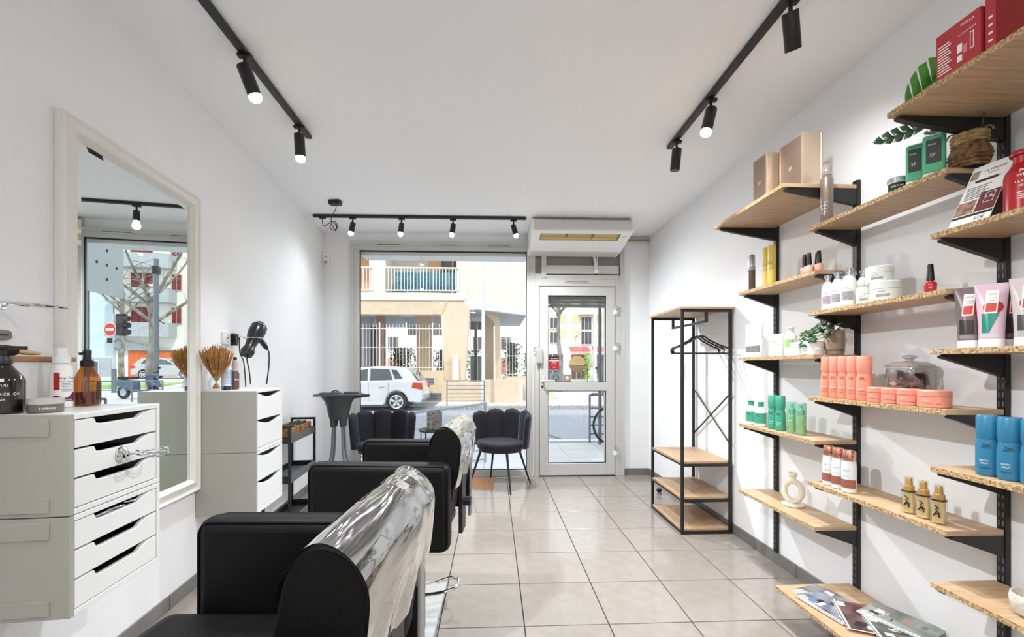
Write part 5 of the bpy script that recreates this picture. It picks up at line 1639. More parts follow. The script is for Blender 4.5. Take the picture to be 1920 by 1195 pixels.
# ------------------------------------------------------------------ street
ASPH = M('asphalt', (168, 174, 186), .85, var=.10, vs=30, bump=.3, bs=90)
PAVE = M('pavement_concrete', (214, 216, 220), .8, var=.05, vs=6)
KERB = M('kerb_stone', (206, 204, 200), .8, c2=(150, 146, 142), vs=20)
KERBP = M('kerb_pale', (228, 228, 228), .75)
struct(G().box(-60, 60, 5.2, 14.2, -.4, -.15).box(-60, -1.9, 14.2, 15.6, -.4, -.15).obj('floor_road', ASPH, smooth=False), 'grey asphalt street outside the window')
near = struct(G().box(-30, 30, YB + .05, 7.6, -.35, -.075).obj('floor_pavement_near', M('paving_joint', (150, 152, 156), .9), smooth=False), 'pale slab pavement in front of the shop')
for i in range(-6, 8):
    for j in range(4):
        G().box(-.297, .297, -.297, .297, -.01, 0).obj('paving_slab', PAVE, near, (.18 + i * .6, 5.36 + j * .6, -.066), smooth=False)
kn = struct(G().box(-30, 30, 7.6, 7.62, -.35, -.08).obj('floor_kerb_near', KERB, smooth=False), 'near kerb of pale stones')
for i in range(-6, 8):
    G().box(-.495, .495, 0, .2, -.3, -.062).obj('kerb_stone', KERBP, kn, (.3 + i * 1.0, 7.61, 0), smooth=False, bevel=.012)
struct(G().box(-1.9, 60, 14.2, 90, -.4, -.03).box(-60, -1.9, 15.6, 90, -.4, -.03).obj('floor_pavement_far', PAVE, smooth=False), 'pale pavement across the street')
kf = struct(G().box(-1.9, 30, 14.19, 14.2, -.35, -.04).obj('floor_kerb_far', KERB, smooth=False), 'far kerb of grey stones')
for i in range(0, 10):
    G().box(-.495, .495, 0, .16, -.3, -.02).obj('kerb_stone', KERB, kf, (-1.35 + i * 1.0, 14.05, 0), smooth=False, bevel=.012)
tag(G().prism([(.6, 10.2), (.72, 10.2), (1.5, 7.9), (1.38, 7.9)], -.15, -.147).obj('road_seam', M('tar_seam', (120, 124, 132), .9), smooth=False), 'dark tar seam running across the asphalt', 'road seam')

# railings
GALV = M('galvanised', (118, 124, 134), .45, metal=.3)
def railing(name, label, p, q, top, bars, posts, r=.016, slope=0., base=None, mat=GALV):
    """p, q = (x, y) ends; bars = heights; the rails rise by slope from p to q"""
    t = thing(name, label, 'railing', (p[0], p[1], 0))
    dx, dy = q[0] - p[0], q[1] - p[1]
    for k, h_ in enumerate([top] + bars):
        G().tube([(0, 0, h_), (dx, dy, h_ + slope)], r if k == 0 else r * .6, 8).obj('top_rail' if k == 0 else 'rail', mat, t)
    for s_ in posts:
        z0 = base if base is not None else -.07
        G().tube([(dx * s_, dy * s_, z0 + (slope * s_ if base is None else 0)), (dx * s_, dy * s_, top + slope * s_)], r, 8).obj('post', mat, t)
    return t
RAILW = M('rail_pale', (176, 184, 196), .45, metal=.2)
railing('ramp_railing', 'sloping grey ramp railing right outside the shop window', (-2.6, 6.0), (-.11, 6.0), .425, [.20, .06, -.075, -.205, -.335], (0., .5, 1.), .018, .31, base=-.075, mat=RAILW)
railing('street_barrier', 'grey pedestrian barrier at the kerb behind the door glass', (1.66, 7.45), (3.4, 7.45), .76, [.53, .38, .235, .085], (0., 1.), .018)
railing('street_barrier', 'thin barred barrier on the far kerb beside the car', (-1.506, 14.3), (-.294, 14.3), .78, [.62, .50, .36, .24, .12], (0., 1.), .018)
railing('street_barrier', 'grey hoop barrier in front of the scooter seen in the mirror', (6.1, 18), (9.0, 18), .72, [.40], (0., .33, .66, 1.), .03)

# bicycle behind the barrier
RUBBER = M('rubber', (28, 28, 30), .7)
t = thing('bicycle', 'bicycle leaning on the barrier beyond the door', 'bicycle', (1.985, 7.22, -.066))
for x in (0, 1.04):
    w = G().tube([(x + .315 * math.cos(R(a)), 0, .33 + .315 * math.sin(R(a))) for a in range(0, 360, 10)], .017, 8, closed=True).obj('tyre', RUBBER, t)
    G().tube([(x + .296 * math.cos(R(a)), 0, .33 + .296 * math.sin(R(a))) for a in range(0, 360, 10)], .008, 6, closed=True).obj('rim', STEEL, w)
    g = G()
    for k in range(16):
        a = R(22.5 * k)
        g.tube([(x, 0, .33), (x + .29 * math.cos(a), 0, .33 + .29 * math.sin(a))], .0014, 4)
    g.obj('spokes', STEEL, w)
    G().tube([(x, -.03, .33), (x, .03, .33)], .018, 8).obj('hub', STEEL, w)
fr = G()
for a, b in (((0, .33), (.14, .80)), ((.14, .80), (.66, .84)), ((.17, .70), (.50, .30)), ((.66, .84), (.50, .30)), ((.50, .30), (1.04, .33)), ((.66, .80), (1.04, .33))):
    fr.tube([(a[0], 0, a[1]), (b[0], 0, b[1])], .016, 8)
fr.obj('frame', M('bike_blue', (44, 60, 90), .35), t)
G().tube([(.12, -.25, .96), (.14, 0, .95), (.12, .25, .96)], .012, 8).tube([(.14, 0, .80), (.14, 0, .95)], .012, 8).obj('handlebar', BLACKP, t)
G().box(.58, .82, -.06, .06, .90, .94).obj('saddle', BLACKP, t, bevel=.02)
G().box(.03, .06, -.03, -.018, .12, .18).obj('reflector', M('yellow_reflector', (222, 186, 70), .3), t)

# ------------------------------------------------------------------ apartment building across the street
CREAMW = M('cream_render', (240, 232, 220), .9, var=.03, vs=3)
TAN = M('tan_render', (228, 208, 182), .9, var=.05, vs=4)
TAND = M('tan_deep_render', (214, 186, 156), .9, var=.05, vs=4)  # deeper tan for the inner column and gate wall
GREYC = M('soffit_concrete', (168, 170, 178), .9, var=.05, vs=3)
ORNG = M('orange_render', (238, 190, 146), .9)
BRWN = M('brown_shutter', (112, 88, 62), .7)
WHITEP = M('white_paint', (240, 242, 244), .6)
DGL = M('dark_glass_pane', (92, 92, 98), .15)
bld = thing('apartment_building', 'cream apartment block across the street with arches and balconies', 'building', (0, 17, 0))
def bx(name, x0, x1, y0, y1, z0, z1, m, par=None, bev=0):
    return G().box(x0, x1, y0, y1, z0, z1).obj(name, m, par or bld, smooth=False, bevel=bev)
bx('upper_wall', -4.77, -4.15, 0, 8, 4.08, 9.5, CREAMW)
bx('upper_wall', -1.42, -1.11, 0, 8, 3.8, 9.5, CREAMW)
bx('upper_wall', -16, -1.42, 0, 8, 6.2, 9.5, CREAMW)
bx('upper_wall', -16, -6.2, 0, 8, 4.08, 6.2, CREAMW)
bx('loggia_back', -4.15, -2.72, 1.2, 1.5, 4.08, 6.2, CREAMW)
bx('loggia_back', -6.2, -4.77, 1.2, 1.5, 4.08, 6.2, ORNG)
bx('loggia_back', -2.72, -1.42, 1.2, 1.5, 4.08, 6.2, ORNG)
wd = bx('window', -2.15, -1.5, 1.14, 1.22, 4.1, 6.1, BRWN)
bx('pane', -1.98, -1.72, 1.11, 1.15, 4.15, 6.05, DGL, wd)
bx('shutter', -1.70, -1.64, 1.08, 1.14, 4.15, 6.05, ORNG, wd)
wd = bx('window', -5.02, -4.8, 1.14, 1.22, 4.1, 6.1, BRWN)
bx('shutter', -4.97, -4.93, 1.10, 1.15, 4.1, 6.1, ORNG, wd)
bx('balcony_slab', -16, -1.11, -.05, 1.4, 3.80, 4.08, CREAMW)
def balcony(x0, x1):
    b = G().tube([(x0, -.02, 5.05), (x1, -.02, 5.05)], .035, 6).obj('balcony_rail', WHITEP, bld)
    G().tube([(x0, -.02, 4.18), (x1, -.02, 4.18)], .03, 6).obj('bottom_rail', WHITEP, b)
    n = int((x1 - x0) / .118)
    for k in range(n + 1):
        x = x0 + (x1 - x0) * k / n
        G().box(x - .014, x + .014, -.035, -.005, 4.1 if k % 7 == 0 else 4.18, 5.05).obj('baluster', WHITEP, b, smooth=False)
balcony(-4.16, -1.34)
balcony(-6.2, -4.62)
def curtain(u, v):
    x = -3.80 + 2.44 * u - .10 * (1 - v) * (1 - u)
    return (x, .06 + .03 * math.sin(u * 95), 4.12 + .78 * v)
cl = G().grid(curtain, 150, 2).obj('balcony_cloth', M('teal_cloth', (122, 172, 184), .8, c2=(70, 118, 134), vs=7, stretch=(1, 1, 6)), bld, solid=.01)
# street arches
bx('arch_beam', -16, -2.0, 0, .5, 3.26, 3.80, TAN)
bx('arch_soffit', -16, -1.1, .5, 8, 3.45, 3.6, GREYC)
G().prism([(-1.84, -.03), (-1.16, -.03), (-.93, 3.5), (-1.1, 3.8), (-1.75, 3.8), (-2.03, 3.25), (-1.92, 1.2)], .0, .9, 'y').obj('street_pillar', M('pillar_render', (236, 214, 190), .9, var=.04, vs=4), bld, smooth=False, bevel=.02)
G().prism([(-2.35, 3.28), (-2.0, 3.26), (-1.74, 3.8), (-2.35, 3.8)], -.02, .02, 'y').obj('arch_haunch', TAN, bld, smooth=False)
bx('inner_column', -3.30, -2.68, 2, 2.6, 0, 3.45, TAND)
bx('inner_column', -5.05, -4.72, 2, 2.4, 0, 3.45, M('brown_column', (166, 132, 112), .9))
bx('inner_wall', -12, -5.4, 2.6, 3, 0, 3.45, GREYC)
ig = bx('inner_gate', -5.4, -5.05, 2.5, 2.55, 0, 3.0, BLACKM)
bx('ceiling_lamp', -3.95, -3.4, 1.4, 1.9, 3.40, 3.45, WHITEP)
bx('rear_arch_beam', -4.75, -1.4, 7.5, 8, 3.0, 3.45, TAN)
bx('low_wall', -12, -1.80, -1.2, -.9, -.03, 1.10, M('wall_beige', (232, 212, 178), .9, var=.05, vs=5))
bx('low_wall', -1.85, -.35, -1.25, -.1, -.03, .66, TAN)
for x0, x1, z0, z1 in ((-2.68, -2.14, .60, .83), (-2.49, -1.86, .03, .29)):
    v = bx('air_vent', x0, x1, -1.215, -1.19, z0, z1, M('vent_grey%d' % int(z0 * 100), (98, 106, 116), .6))
    for k in range(4):
        zz = z0 + (z1 - z0) * (k + .5) / 4
        bx('vent_slat', x0 + .02, x1 - .02, -1.225, -1.214, zz - .012, zz + .012, GREYC, v)
fw = bx('front_wall', -.36, .92, -1.5, -1.2, -.03, .77, TAN)
bx('front_wall', .922, 1.05, -1.52, -.6, -.03, .765, CREAMW)
bx('meter_box', -1.56, -1.33, -.14, .05, .72, 1.62, WHITEP, None, .01)
# fence of white pickets
def fence(x0, x1, y, z0, z1, top, every=8):
    f = G().tube([(x0, y, z1 - .16), (x1, y, z1 - .16)], .018, 6).obj('fence_rail', WHITEP, bld)
    G().tube([(x0, y, (z0 + z1) / 2), (x1, y, (z0 + z1) / 2)], .015, 6).obj('fence_rail', WHITEP, f)
    G().tube([(x0, y, z0 + .1), (x1, y, z0 + .1)], .015, 6).obj('fence_rail', WHITEP, f)
    n = int((x1 - x0) / .118)
    for k in range(n + 1):
        x = x0 + (x1 - x0) * k / n
        w = .02 if k % every == 2 else .0065
        G().box(x - w, x + w, y - w, y + w, z0, z1 + (.05 if k % every == 2 else 0)).obj('picket', M('picket_post', (190, 204, 226), .5) if False else WHITEP, f, smooth=False)
fence(-5.3, -1.85, -1.0, 1.1, 2.78, 2.78)
fence(.35, 2.0, 2.6, .8, 2.65, 2.65)
# angled right wing on columns
wing = [(-1.11, 0), (1.55, 2.4), (1.55, 9), (-1.11, 9)]
G().prism(wing, 3.78, 9.5).obj('angled_wall', CREAMW, bld, smooth=False)
G().prism([(-1.12, -.03), (1.57, 2.38), (1.45, 2.6), (-1.12, .22)], 3.53, 3.80).obj('white_beam', M('beam_white', (232, 236, 242), .7), bld, smooth=False)
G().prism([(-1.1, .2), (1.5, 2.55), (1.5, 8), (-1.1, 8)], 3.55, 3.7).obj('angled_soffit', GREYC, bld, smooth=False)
G().prism([(-.42, 0), (-.06, 0), (.06, 0), (.35, 0), (.36, .6), (.12, 3.2), (.0, 3.5), (-.42, 3.5), (-.42, 3.3)][3:4] + [(.30, 3.1), (.2, 3.55), (-.35, 3.55), (.06, 3.15), (.10, .6), (.10, 0)], 2.0, 2.5, 'y').obj('street_pillar', TAN, bld, smooth=False)
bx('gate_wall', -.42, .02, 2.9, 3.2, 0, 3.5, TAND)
gt = bx('entrance_gate', -1.02, -.42, 2.0, 2.04, 2.85, 3.2, BLACKM)
for x in (-1.02, -.82, -.72, -.45):
    bx('gate_bar', x, x + (.11 if x == -.82 else .035), 1.98, 2.06, 0, 3.2, BLACKM if x == -.82 else WHITEP, gt)
bx('gate_rail', -1.02, -.42, 1.98, 2.04, 1.75, 1.8, WHITEP, gt)
bx('gate_pane', -1.0, -.45, 2.06, 2.07, .1, 1.7, M('gate_glass', (112, 120, 122), .2), gt)
bx('planter_wall', .40, 2.3, 2.42, 2.7, -.03, .80, TAN)
bx('planter_wall', .9, 2.3, -.4, .6, -.03, .62, TAN)

lp = thing('lamp_post', 'slim white lamp post in front of the cream building', 'lamp post', (-.342, 14.9, -.03))
G().tube([(0, 0, 0), (0, 0, 1.0), (0, 0, 8)], [.085, .06, .05], 14).obj('pole', M('post_white', (232, 236, 244), .5), lp)
G().lathe([(.14, 0), (.14, .03), (.08, .05)], 14).obj('base_flange', GALV, lp)

# hedges
HEDGE = M('hedge_leaf', (82, 110, 92), .7, c2=(44, 66, 52), vs=20)
random.seed(5)
def bush(name, label, x, y, w, d, z0, z1, n, cat='bush', mat=HEDGE, size=.07):
    g = G()
    for k in range(n):
        a, b_, c = random.gauss(0, .35), random.gauss(0, .35), random.random() ** .8
        a, b_ = max(-1, min(1, a)), max(-1, min(1, b_))
        px, py, pz = a * w / 2, b_ * d / 2, z0 + (z1 - z0) * c
        s_ = size * random.uniform(.6, 1.3)
        v1 = Vector((random.gauss(0, 1), random.gauss(0, 1), random.gauss(0, 1))).normalized() * s_
        v2 = v1.orthogonal().normalized() * s_ * .45
        p = Vector((px, py, pz))
        g.raw([p - v1, p + v2, p + v1, p - v2], [(0, 1, 2, 3)])
    t = thing(name, label, cat, (x, y, 0))
    o = g.obj('foliage', mat, t, smooth=False)
    o['kind'] = 'stuff'
    G().tube([(0, 0, z0 - .3 if z0 > .3 else 0), (0, 0, (z0 + z1) / 2)], .03, 6).obj('stem', BRWN, t)
    return t
bush('hedge_bush', 'leafy bush behind the fence left of the tan column', -4.2, 20.5, 1.5, .6, .6, 2.1, 1300)
bush('hedge_bush', 'leafy bush behind the fence by the planter box', -3.1, 21.0, .8, .6, .6, 1.7, 700)
bush('hedge_bush', 'leafy bush right of the tan column', -2.3, 20.2, .9, .6, .6, 2.0, 900)
bush('hedge_bush', 'leafy bush behind the angled wing columns', .9, 20.6, .9, .6, .7, 2.35, 1100)
bush('hedge_bush', 'leafy bush at the right end of the fence', 1.7, 20.8, .8, .6, .6, 1.9, 400)
bush('hedge_bush', 'bush seen through the entrance gate', -1.0, 22.5, 1.2, .6, .4, 2.1, 400)

# ------------------------------------------------------------------ cars
CARP = M('car_white', (226, 230, 236), .25, coat=.8)
CARS = M('car_silver', (196, 198, 202), .25, metal=.4, coat=.6)
CGL = M('car_glass', (84, 92, 100), .05, coat=.5)
def arc(cx, cz, r, a0, a1, n=10):
    return [(cx + r * math.cos(R(a0 + (a1 - a0) * k / n)), cz + r * math.sin(R(a0 + (a1 - a0) * k / n))) for k in range(n + 1)]
def car(label, loc, rz, paint):
    """rear end at local x=0, nose at x=-3.97, near side y=0"""
    t = thing('car', label, 'car', loc, rz)
    W = 1.66
    low = [(-.06, .24), (.0, .34), (.0, .52), (-.04, .80), (-.10, .94), (-.5, .96), (-1.6, .94), (-2.6, .90), (-3.3, .80), (-3.78, .66), (-3.95, .48), (-3.95, .30), (-3.86, .20)]
    low += [(-3.62, .20)] + arc(-3.28, .29, .33, 196, -16, 12)[0:0] + [(-3.28 - .335 * math.cos(R(a)), .29 + .335 * math.sin(R(a))) for a in range(0, 181, 15)] + [(-2.9, .20), (-1.15, .20)] + [(-.79 - .335 * math.cos(R(a)), .29 + .335 * math.sin(R(a))) for a in range(0, 181, 15)]
    G().prism(low, 0, W, 'y').obj('body', paint, t, smooth=True, bevel=.05, seg=3, ang=30)
    bot = [(-.13, .92), (-2.75, .90)]
    gh = [(-.13, .90), (-.38, 1.22), (-.52, 1.33), (-.75, 1.39), (-1.4, 1.405), (-1.9, 1.37), (-2.15, 1.30), (-2.85, .90)]
    g = G().prism(gh, .03, W - .03, 'y')
    g.v = [(x, W / 2 + (y - W / 2) * (1 - .24 * max(0, z - .9)), z) for x, y, z in g.v]
    g.obj('cabin', paint, t, smooth=True, bevel=.04, seg=3, ang=30)
    def side_glass(name, poly, sgn):
        v = [(x, (.03 if sgn < 0 else W - .03), z) for x, z in poly]
        v = [(x, W / 2 + (y - W / 2) * (1 - .24 * max(0, z - .9)) + sgn * .006, z) for x, y, z in v]
        G().raw(v, [tuple(range(len(v)))]).obj(name, CGL, t, smooth=False, solid=.006)
    for sgn in (-1, 1):
        side_glass('side_window', [(-.62, 1.02), (-.85, 1.00), (-.98, 1.30), (-.80, 1.28)], sgn)
        side_glass('side_window', [(-.92, .98), (-1.62, .96), (-1.62, 1.33), (-1.04, 1.31)], sgn)
        side_glass('side_window', [(-1.70, .96), (-2.62, .95), (-2.12, 1.24), (-1.70, 1.32)], sgn)
    G().raw([(-.155, .14, .96), (-.155, W - .14, .96), (-.36, W - .20, 1.24), (-.36, .20, 1.24)], [(0, 1, 2, 3)]).obj('rear_window', CGL, t, smooth=False, solid=.008).location.x = .02
    G().raw([(-2.80, .12, .94), (-2.80, W - .12, .94), (-2.2, W - .18, 1.30), (-2.2, .18, 1.30)], [(0, 1, 2, 3)]).obj('windscreen', CGL, t, smooth=False, solid=.008).location.x = -.03
    TL_ = M('tail_red', (206, 52, 48), .2, coat=.6)
    for y0, y1 in ((-.006, .20), (W - .20, W + .006)):
        G().prism([(-.34, .72), (-.02, .66), (.012, .70), (-.012, .88), (-.30, .90)], y0, y1, 'y').obj('tail_light', TL_, t, smooth=False, bevel=.02)
    G().box(-.02, .012, .45, W - .45, .50, .62).obj('number_plate', WHITEP, t, smooth=False)
    G().box(-.10, .016, .02, W - .02, .30, .36).obj('bumper_trim', M('bumper_grey', (120, 124, 130), .5), t, smooth=False, bevel=.01)
    for x in (-1.05, -1.66):
        G().box(x - .008, x + .008, -.003, .004, .30, .94).obj('door_gap', GREYC, t, smooth=False)
    for x in (-1.18, -1.95):
        G().box(x - .18, x, -.025, .0, .76, .79).obj('door_handle', paint, t, smooth=False, bevel=.008)
    G().box(-2.9, -1.2, -.012, .0, .20, .27).obj('sill', paint, t, smooth=False, bevel=.006)
    for cx in (-.79, -3.28):
        for y in (.06, W - .06):
            s_ = 1 if y > 1 else -1
            w = G().tube([(cx, y - .09, .29), (cx, y - .085, .29), (cx, y + .085, .29), (cx, y + .09, .29)], [.26, .29, .29, .26], 28).obj('tyre', RUBBER, t)
            yy = y + s_ * .092
            G().tube([(cx, yy - .01, .29), (cx, yy, .29)], [.205, .20], 24).obj('rim_well', M('rim_dark', (66, 68, 72), .5), w)
            g = G()
            for k in range(5):
                a = R(72 * k + 18)
                c, s2 = math.cos(a), math.sin(a)
                px, pz = -s2, c
                v = []
                for r_, ww in ((.03, .028), (.195, .045)):
                    for e in (-1, 1):
                        v.append((cx + c * r_ + px * ww * e, yy + s_ * .008, .29 + s2 * r_ + pz * ww * e))
                g.raw(v, [(0, 1, 3, 2)])
            g.tube([(cx + .198 * math.cos(R(a)), yy + s_ * .006, .29 + .198 * math.sin(R(a))) for a in range(0, 360, 15)], .014, 6, closed=True)
            g.tube([(cx, yy, .29), (cx, yy + s_ * .02, .29)], .04, 12)
            g.obj('wheel_rim', M('alloy', (214, 216, 220), .3, metal=.5), w, solid=.012)
    return t
car('white hatchback parked across the street', (-2.22, 13.75, -.15), 0, CARP)
car('silver car parked by the orange garage, seen in the mirror', (15.6, 33.5, .42), R(4), CARS)

def scooter(label, loc, rz, col):
    t = thing('scooter', label, 'scooter', loc, rz)
    for x in (0, 1.3):
        w = G().tube([(x + .21 * math.cos(R(a)), 0, .27 + .21 * math.sin(R(a))) for a in range(0, 360, 15)], .06, 8, closed=True).obj('tyre', RUBBER, t)
        G().tube([(x, -.04, .27), (x, .04, .27)], .15, 16).obj('wheel_disc', SILVER, w)
    m = M('scooter_paint_' + col[0], col[1], .3, coat=.5)
    G().prism([(.10, .40), (.22, .95), (.16, 1.0), (.05, .62), (-.12, .50), (-.16, .56), (-.02, .66)], -.16, .16, 'y').obj('front_shield', m, t, smooth=False, bevel=.03)
    G().box(.20, .80, -.15, .15, .28, .36).obj('floor_board', m, t, smooth=False, bevel=.02)
    G().prism([(.72, .34), (1.45, .50), (1.58, .72), (1.45, .78), (.80, .74), (.72, .60)], -.17, .17, 'y').obj('rear_body', m, t, smooth=False, bevel=.04)
    G().box(.75, 1.45, -.15, .15, .78, .88).obj('seat', RUBBER, t, bevel=.04)
    G().tube([(.12, -.34, 1.06), (.20, 0, 1.02), (.12, .34, 1.06)], .018, 8).obj('handlebar', BLACKP, t)
    G().tube([(.14, .30, 1.06), (.10, .34, 1.2)], .01, 6).tube([(.07, .34, 1.22), (.13, .34, 1.22)], .04, 10).obj('mirror', BLACKP, t)
    return t
scooter('dark motorcycle half visible beyond the door glass', (4.05, 15.6, -.03), R(70), ('dark', (52, 48, 52)))
scooter('blue scooter behind the hoop barrier, seen in the mirror', (7.0, 19.2, -.03), R(20), ('blue', (74, 90, 122)))

# ------------------------------------------------------------------ trees, posts, signs
BARK = M('plane_bark', (170, 162, 152), .9, c2=(104, 96, 88), vs=6, stretch=(1, 1, .4))
def tree(label, loc, h, r, seed, spread=2.0, twigs=True):
    random.seed(seed)
    t = thing('plane_tree', label, 'tree', loc)
    G().tube(smooth_pts([(0, 0, 0), (.05, 0, h * .3), (-.05, .03, h * .6), (0, 0, h)], 4), [r * (1.15 - .45 * i / 12) for i in range(13)], 12).obj('trunk', BARK, t)
    tw = G()
    for k in range(7):
        a = R(51 * k + random.uniform(-15, 15))
        L_ = spread * random.uniform(.7, 1.2)
        z0 = h * random.uniform(.72, 1.0)
        p = [Vector((0, 0, z0)), Vector((math.cos(a) * L_ * .4, math.sin(a) * L_ * .4, z0 + L_ * .35)), Vector((math.cos(a) * L_ * .8, math.sin(a) * L_ * .8, z0 + L_ * .75)), Vector((math.cos(a) * L_, math.sin(a) * L_, z0 + L_ * 1.2))]
        q = smooth_pts(p, 4)
        G().tube(q, [r * .5 * (1 - .8 * i / (len(q) - 1)) for i in range(len(q))], 7).obj('branch', BARK, t)
        if twigs:
            for j in range(16):
                s_ = random.choice(q[3:])
                d = Vector((random.gauss(0, .5), random.gauss(0, .5), random.gauss(.1, .4))) * spread * .35
                tw.tube([s_, s_ + d * .5 + Vector((0, 0, .05)), s_ + d], [.016, .011, .005], 4)
    if twigs:
        o = tw.obj('twigs', BARK, t)
        o['kind'] = 'stuff'
    return t
tree('pale plane tree seen through the left of the door glass', (3.35, 22, -.03), 4.8, .11, 4, 1.2)
tree('plane tree beside the grey post, seen in the mirror', (8.6, 22.2, -.03), 4.3, .17, 9, 2.8)
tree('slim plane tree by the bluish house, seen in the mirror', (14.2, 30.2, .2), 5.2, .14, 12, 1.8, False)
p = thing('street_post', 'white mast seen through the right of the door glass', 'post', (4.7, 20, -.03))
G().tube([(0, 0, 0), (0, 0, 7)], [.10, .07], 12).obj('mast', M('mast_white', (222, 224, 226), .6), p)
G().lathe([(.16, 0), (.16, .04), (.11, .06)], 12).obj('base_flange', GALV, p)
p = thing('street_post', 'grey street post with a small box, seen in the mirror', 'post', (7.3, 20, -.03))
G().tube([(0, 0, 0), (0, 0, 5.6)], .085, 12).obj('mast', GALV, p)
G().box(-.10, .10, -.10, .10, 5.0, 5.3).obj('control_box', BLACKM, p, smooth=False)
G().tube([(.0, 0, 3.2), (-.28, 0, 3.0)], .02, 6).obj('bracket', BLACKM, p)
p = thing('traffic_signal', 'traffic signal post with a red no entry sign', 'traffic signal', (11.05, 24, -.03), R(20))
G().tube([(0, 0, 0), (0, 0, 1.15)], .10, 12).obj('post_foot', GALV, p)
G().tube([(0, 0, 1.15), (0, 0, 3.75)], .06, 12).obj('post', M('post_pale', (196, 200, 204), .5), p)
rs = G().tube([(0, -.09, 0), (0, -.075, 0)], .30, 28).obj('no_entry_disc', M('sign_red', (206, 42, 52), .4), p, (.12, 0, 3.02))
G().tube([(0, -.088, 0), (0, -.072, 0)], .33, 28).obj('disc_rim', WHITEP, rs)
G().box(-.22, .22, -.098, -.088, -.055, .055).obj('white_bar', WHITEP, rs, smooth=False)
sg = G().box(-.62, -.22, -.12, .12, 2.72, 3.75).obj('signal_head', BLACKM, p, smooth=False, bevel=.02)
for k in range(3):
    G().tube([(-.62, 0, 3.55 - .32 * k), (-.80, 0, 3.53 - .32 * k)], [.12, .13], 12).obj('signal_visor', BLACKP, sg)
G().box(.02, .30, -.08, .08, 2.38, 2.62).obj('pedestrian_box', BLACKM, p, smooth=False, bevel=.02)
G().tube([(-.22 + .22 * math.cos(R(a)), 0, 2.30 + .24 * math.sin(R(a))) for a in range(0, 360, 15)], .03, 6, closed=True).obj('round_mirror', GALV, p)
p = thing('sign_panel', 'large grey sign back with five bolt holes outside the window', 'sign', (1.75, 7.0, 0))
G().box(-.006, .006, -.2, 1.02, 2.34, 3.5).obj('sheet', M('sheet_grey', (196, 204, 208), .5), p, smooth=False, bevel=.004)
for y, z in ((.62, 2.80), (.62, 2.58), (.62, 3.02), (.40, 2.80), (.84, 2.80)):
    G().tube([(-.012, y, z), (-.005, y, z)], .022, 12).obj('bolt_hole', INK, p)
G().tube([(.05, .3, -.06), (.05, .3, 3.6)], .03, 10).obj('support_post', GALV, p)

# ------------------------------------------------------------------ far buildings
FARW = M('far_white', (240, 238, 230), .9)
FARB = M('far_beige', (222, 206, 170), .9)
MAROON = M('maroon_shutter', (120, 40, 52), .7)
FGREY = M('far_grey', (176, 182, 186), .9, var=.08, vs=8)
FBLUE = M('far_bluegrey', (204, 216, 224), .9, var=.03)
PINK = M('pink_awning', (206, 104, 112), .8)
def block(name, label, x0, x1, y0, y1, z0, z1, m):
    t = thing(name, label, 'building', ((x0 + x1) / 2, y0, 0))
    c = (x0 + x1) / 2
    G().box(x0 - c, x1 - c, 0, y1 - y0, z0, z1).obj('wall', m, t, smooth=False)
    return t
def win(t, x0, x1, z0, z1, m=DGL, frame=WHITEP, y=0., panes=3):
    w = G().box(x0, x1, y - .06, y - .005, z0, z1).obj('window', frame, t, smooth=False)
    n = panes
    for k in range(n):
        a = x0 + .05 + (x1 - x0 - .1) * k / n
        b = x0 + .05 + (x1 - x0 - .1) * (k + 1) / n - .05
        G().box(a, b, y - .09, y - .055, z0 + .06, z1 - .06).obj('pane', m, w, smooth=False)
    return w
# house seen through the door
t = block('house', 'pale balcony house with pink awnings beyond the door', 3.6, 10.2, 35, 42, -.05, 11, FARW)
for z0 in (4.72, 3.55, 6.6, 8.2):
    G().box(-.55, 2.2, -.03, .05, z0, z0 + .72).obj('loggia_recess', FARB, t, smooth=False)
    G().box(-3.2, -1.0, -.03, .05, z0, z0 + .72).obj('loggia_recess', FARB, t, smooth=False)
    win(t, .15, 1.1, z0 - .55, z0 + .58, DGL, WHITEP, -.04)
    win(t, -2.4, -1.7, z0 - .45, z0 + .5, DGL, WHITEP, -.04, 2)
    win(t, 2.6, 3.1, z0 - .45, z0 + .5, DGL, WHITEP, -.04, 2)
G().box(-.1, 1.5, -.5, 0, 5.42, 5.55).obj('balcony_slab', FARW, t, smooth=False)
for x0, x1 in ((-.75, .75), (1.1, 3.0)):
    aw = G().prism([(-.9, 2.38), (-.9, 2.5), (0, 2.85), (0, 2.7)], x0, x1, 'x').obj('awning', PINK, t, smooth=False)
    G().box(x0, x1, -.92, -.88, 2.2, 2.42).obj('valance', M('valance_pink', (236, 188, 190), .8), aw, smooth=False)
    win(t, x0 + .1, x1 - .1, .2, 2.2, M('shop_dark', (96, 84, 80), .3), FARB, -.02, 3)
win(t, -3.0, -1.2, .2, 2.3, DGL, FARW, -.02, 2)
tag(G().box(4.0, 6.6, 23.5, 27, -.03, -.005).obj('lawn', M('lawn_green', (176, 196, 120), .9, var=.2, vs=20)), 'strip of lawn beyond the door', 'lawn')
bush('palm_shrub', 'bright green shrub by the awnings beyond the door', 7.3, 33.6, .9, .5, .25, 2.3, 200, 'shrub', M('lime_leaf', (150, 190, 80), .6), .12)
# block behind the arches
t = block('house', 'white house far behind the arches', -14, 3.2, 36, 42, -.05, 8, FARW)
for k in range(6):
    win(t, -5.5 + k * 2.3, -4.6 + k * 2.3, 2.6, 3.7, DGL, FARB, 0, 2)
    win(t, -5.5 + k * 2.3, -4.6 + k * 2.3, .6, 2.0, M('door_red%d' % k, (176, 120, 110), .6), FARB, 0, 2)
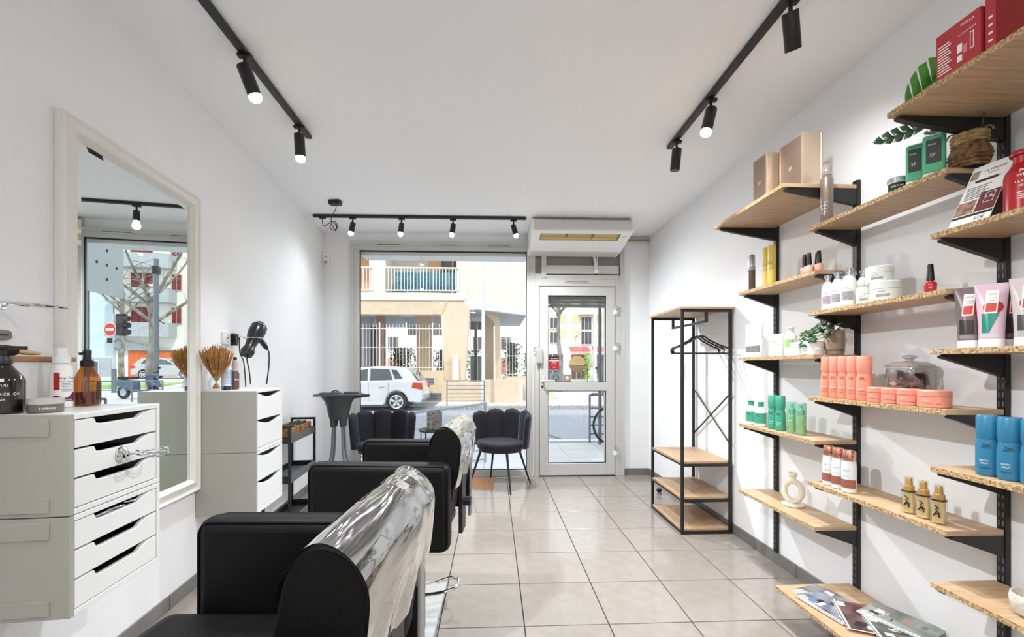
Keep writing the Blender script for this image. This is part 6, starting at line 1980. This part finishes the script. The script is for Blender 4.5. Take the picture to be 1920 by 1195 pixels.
# buildings of the mirror view
t = block('house', 'blue grey rendered house at the left of the mirror view', 20.3, 30, 40, 48, 0, 9, FBLUE)
G().box(-4.8, 4.8, -.1, 0, 0, 1.9).obj('stone_plinth', FGREY, t, smooth=False)
win(t, -4.0, -3.2, .6, 1.7, DGL, WHITEP, -.11, 2)
t = block('house', 'white apartment house with maroon shutters in the mirror view', 15.4, 20.2, 40, 48, 0, 12, FARW)
for z0 in (3.9, 6.6, 9.3):
    G().box(-1.9, 2.4, -1.2, 0, z0 - .35, z0 + .75).obj('balcony_parapet', FGREY, t, smooth=False)
    win(t, -.3, 1.3, z0 + .75, z0 + 2.1, MAROON, FARB, -.05, 2)
    win(t, -2.3, -1.5, z0 + .75, z0 + 2.1, MAROON, FARB, -.05, 2)
gd = G().box(-1.9, 1.4, -.15, 0, .2, 2.45).obj('garage_door', M('orange_door', (222, 106, 48), .6), t, smooth=False)
for k in range(5):
    G().box(-1.9 + .66 * k, -1.86 + .66 * k, -.17, -.14, .2, 2.45).obj('door_batten', M('orange_batten%d' % k, (240, 140, 60), .6), gd, smooth=False)
G().prism([(-1.9, 2.5), (2.4, 2.5), (2.4, 3.4)], -.3, 0, 'y').obj('stair_slope', FGREY, t, smooth=False)
t = block('house', 'white block with orange loggias at the right of the mirror view', 12.0, 15.3, 42, 50, 0, 13, FARW)
for z0 in (3.6, 5.3, 7.0, 8.7, 10.4):
    r_ = G().box(-1.3, 1.4, -.06, .02, z0, z0 + .8).obj('loggia_recess', ORNG, t, smooth=False)
    win(t, .2, 1.2, z0 + .05, z0 + .75, DGL, FARB, -.06, 2)
G().box(-1.65, 1.6, -.8, 0, 2.6, 3.2).obj('canopy', FARW, t, smooth=False)
struct(G().prism([(22, -.03), (24, .0), (32, .42), (36, .45), (90, .5), (90, -.3), (22, -.3)], 9.6, 30, 'x').obj('floor_square', PAVE, smooth=False), 'pale square rising beyond the street')
tag(G().box(10.4, 19, 26, 29.4, .12, .30).obj('lawn', M('lawn_green2', (178, 200, 128), .9, var=.2, vs=20)), 'strip of lawn in front of the silver car', 'lawn')
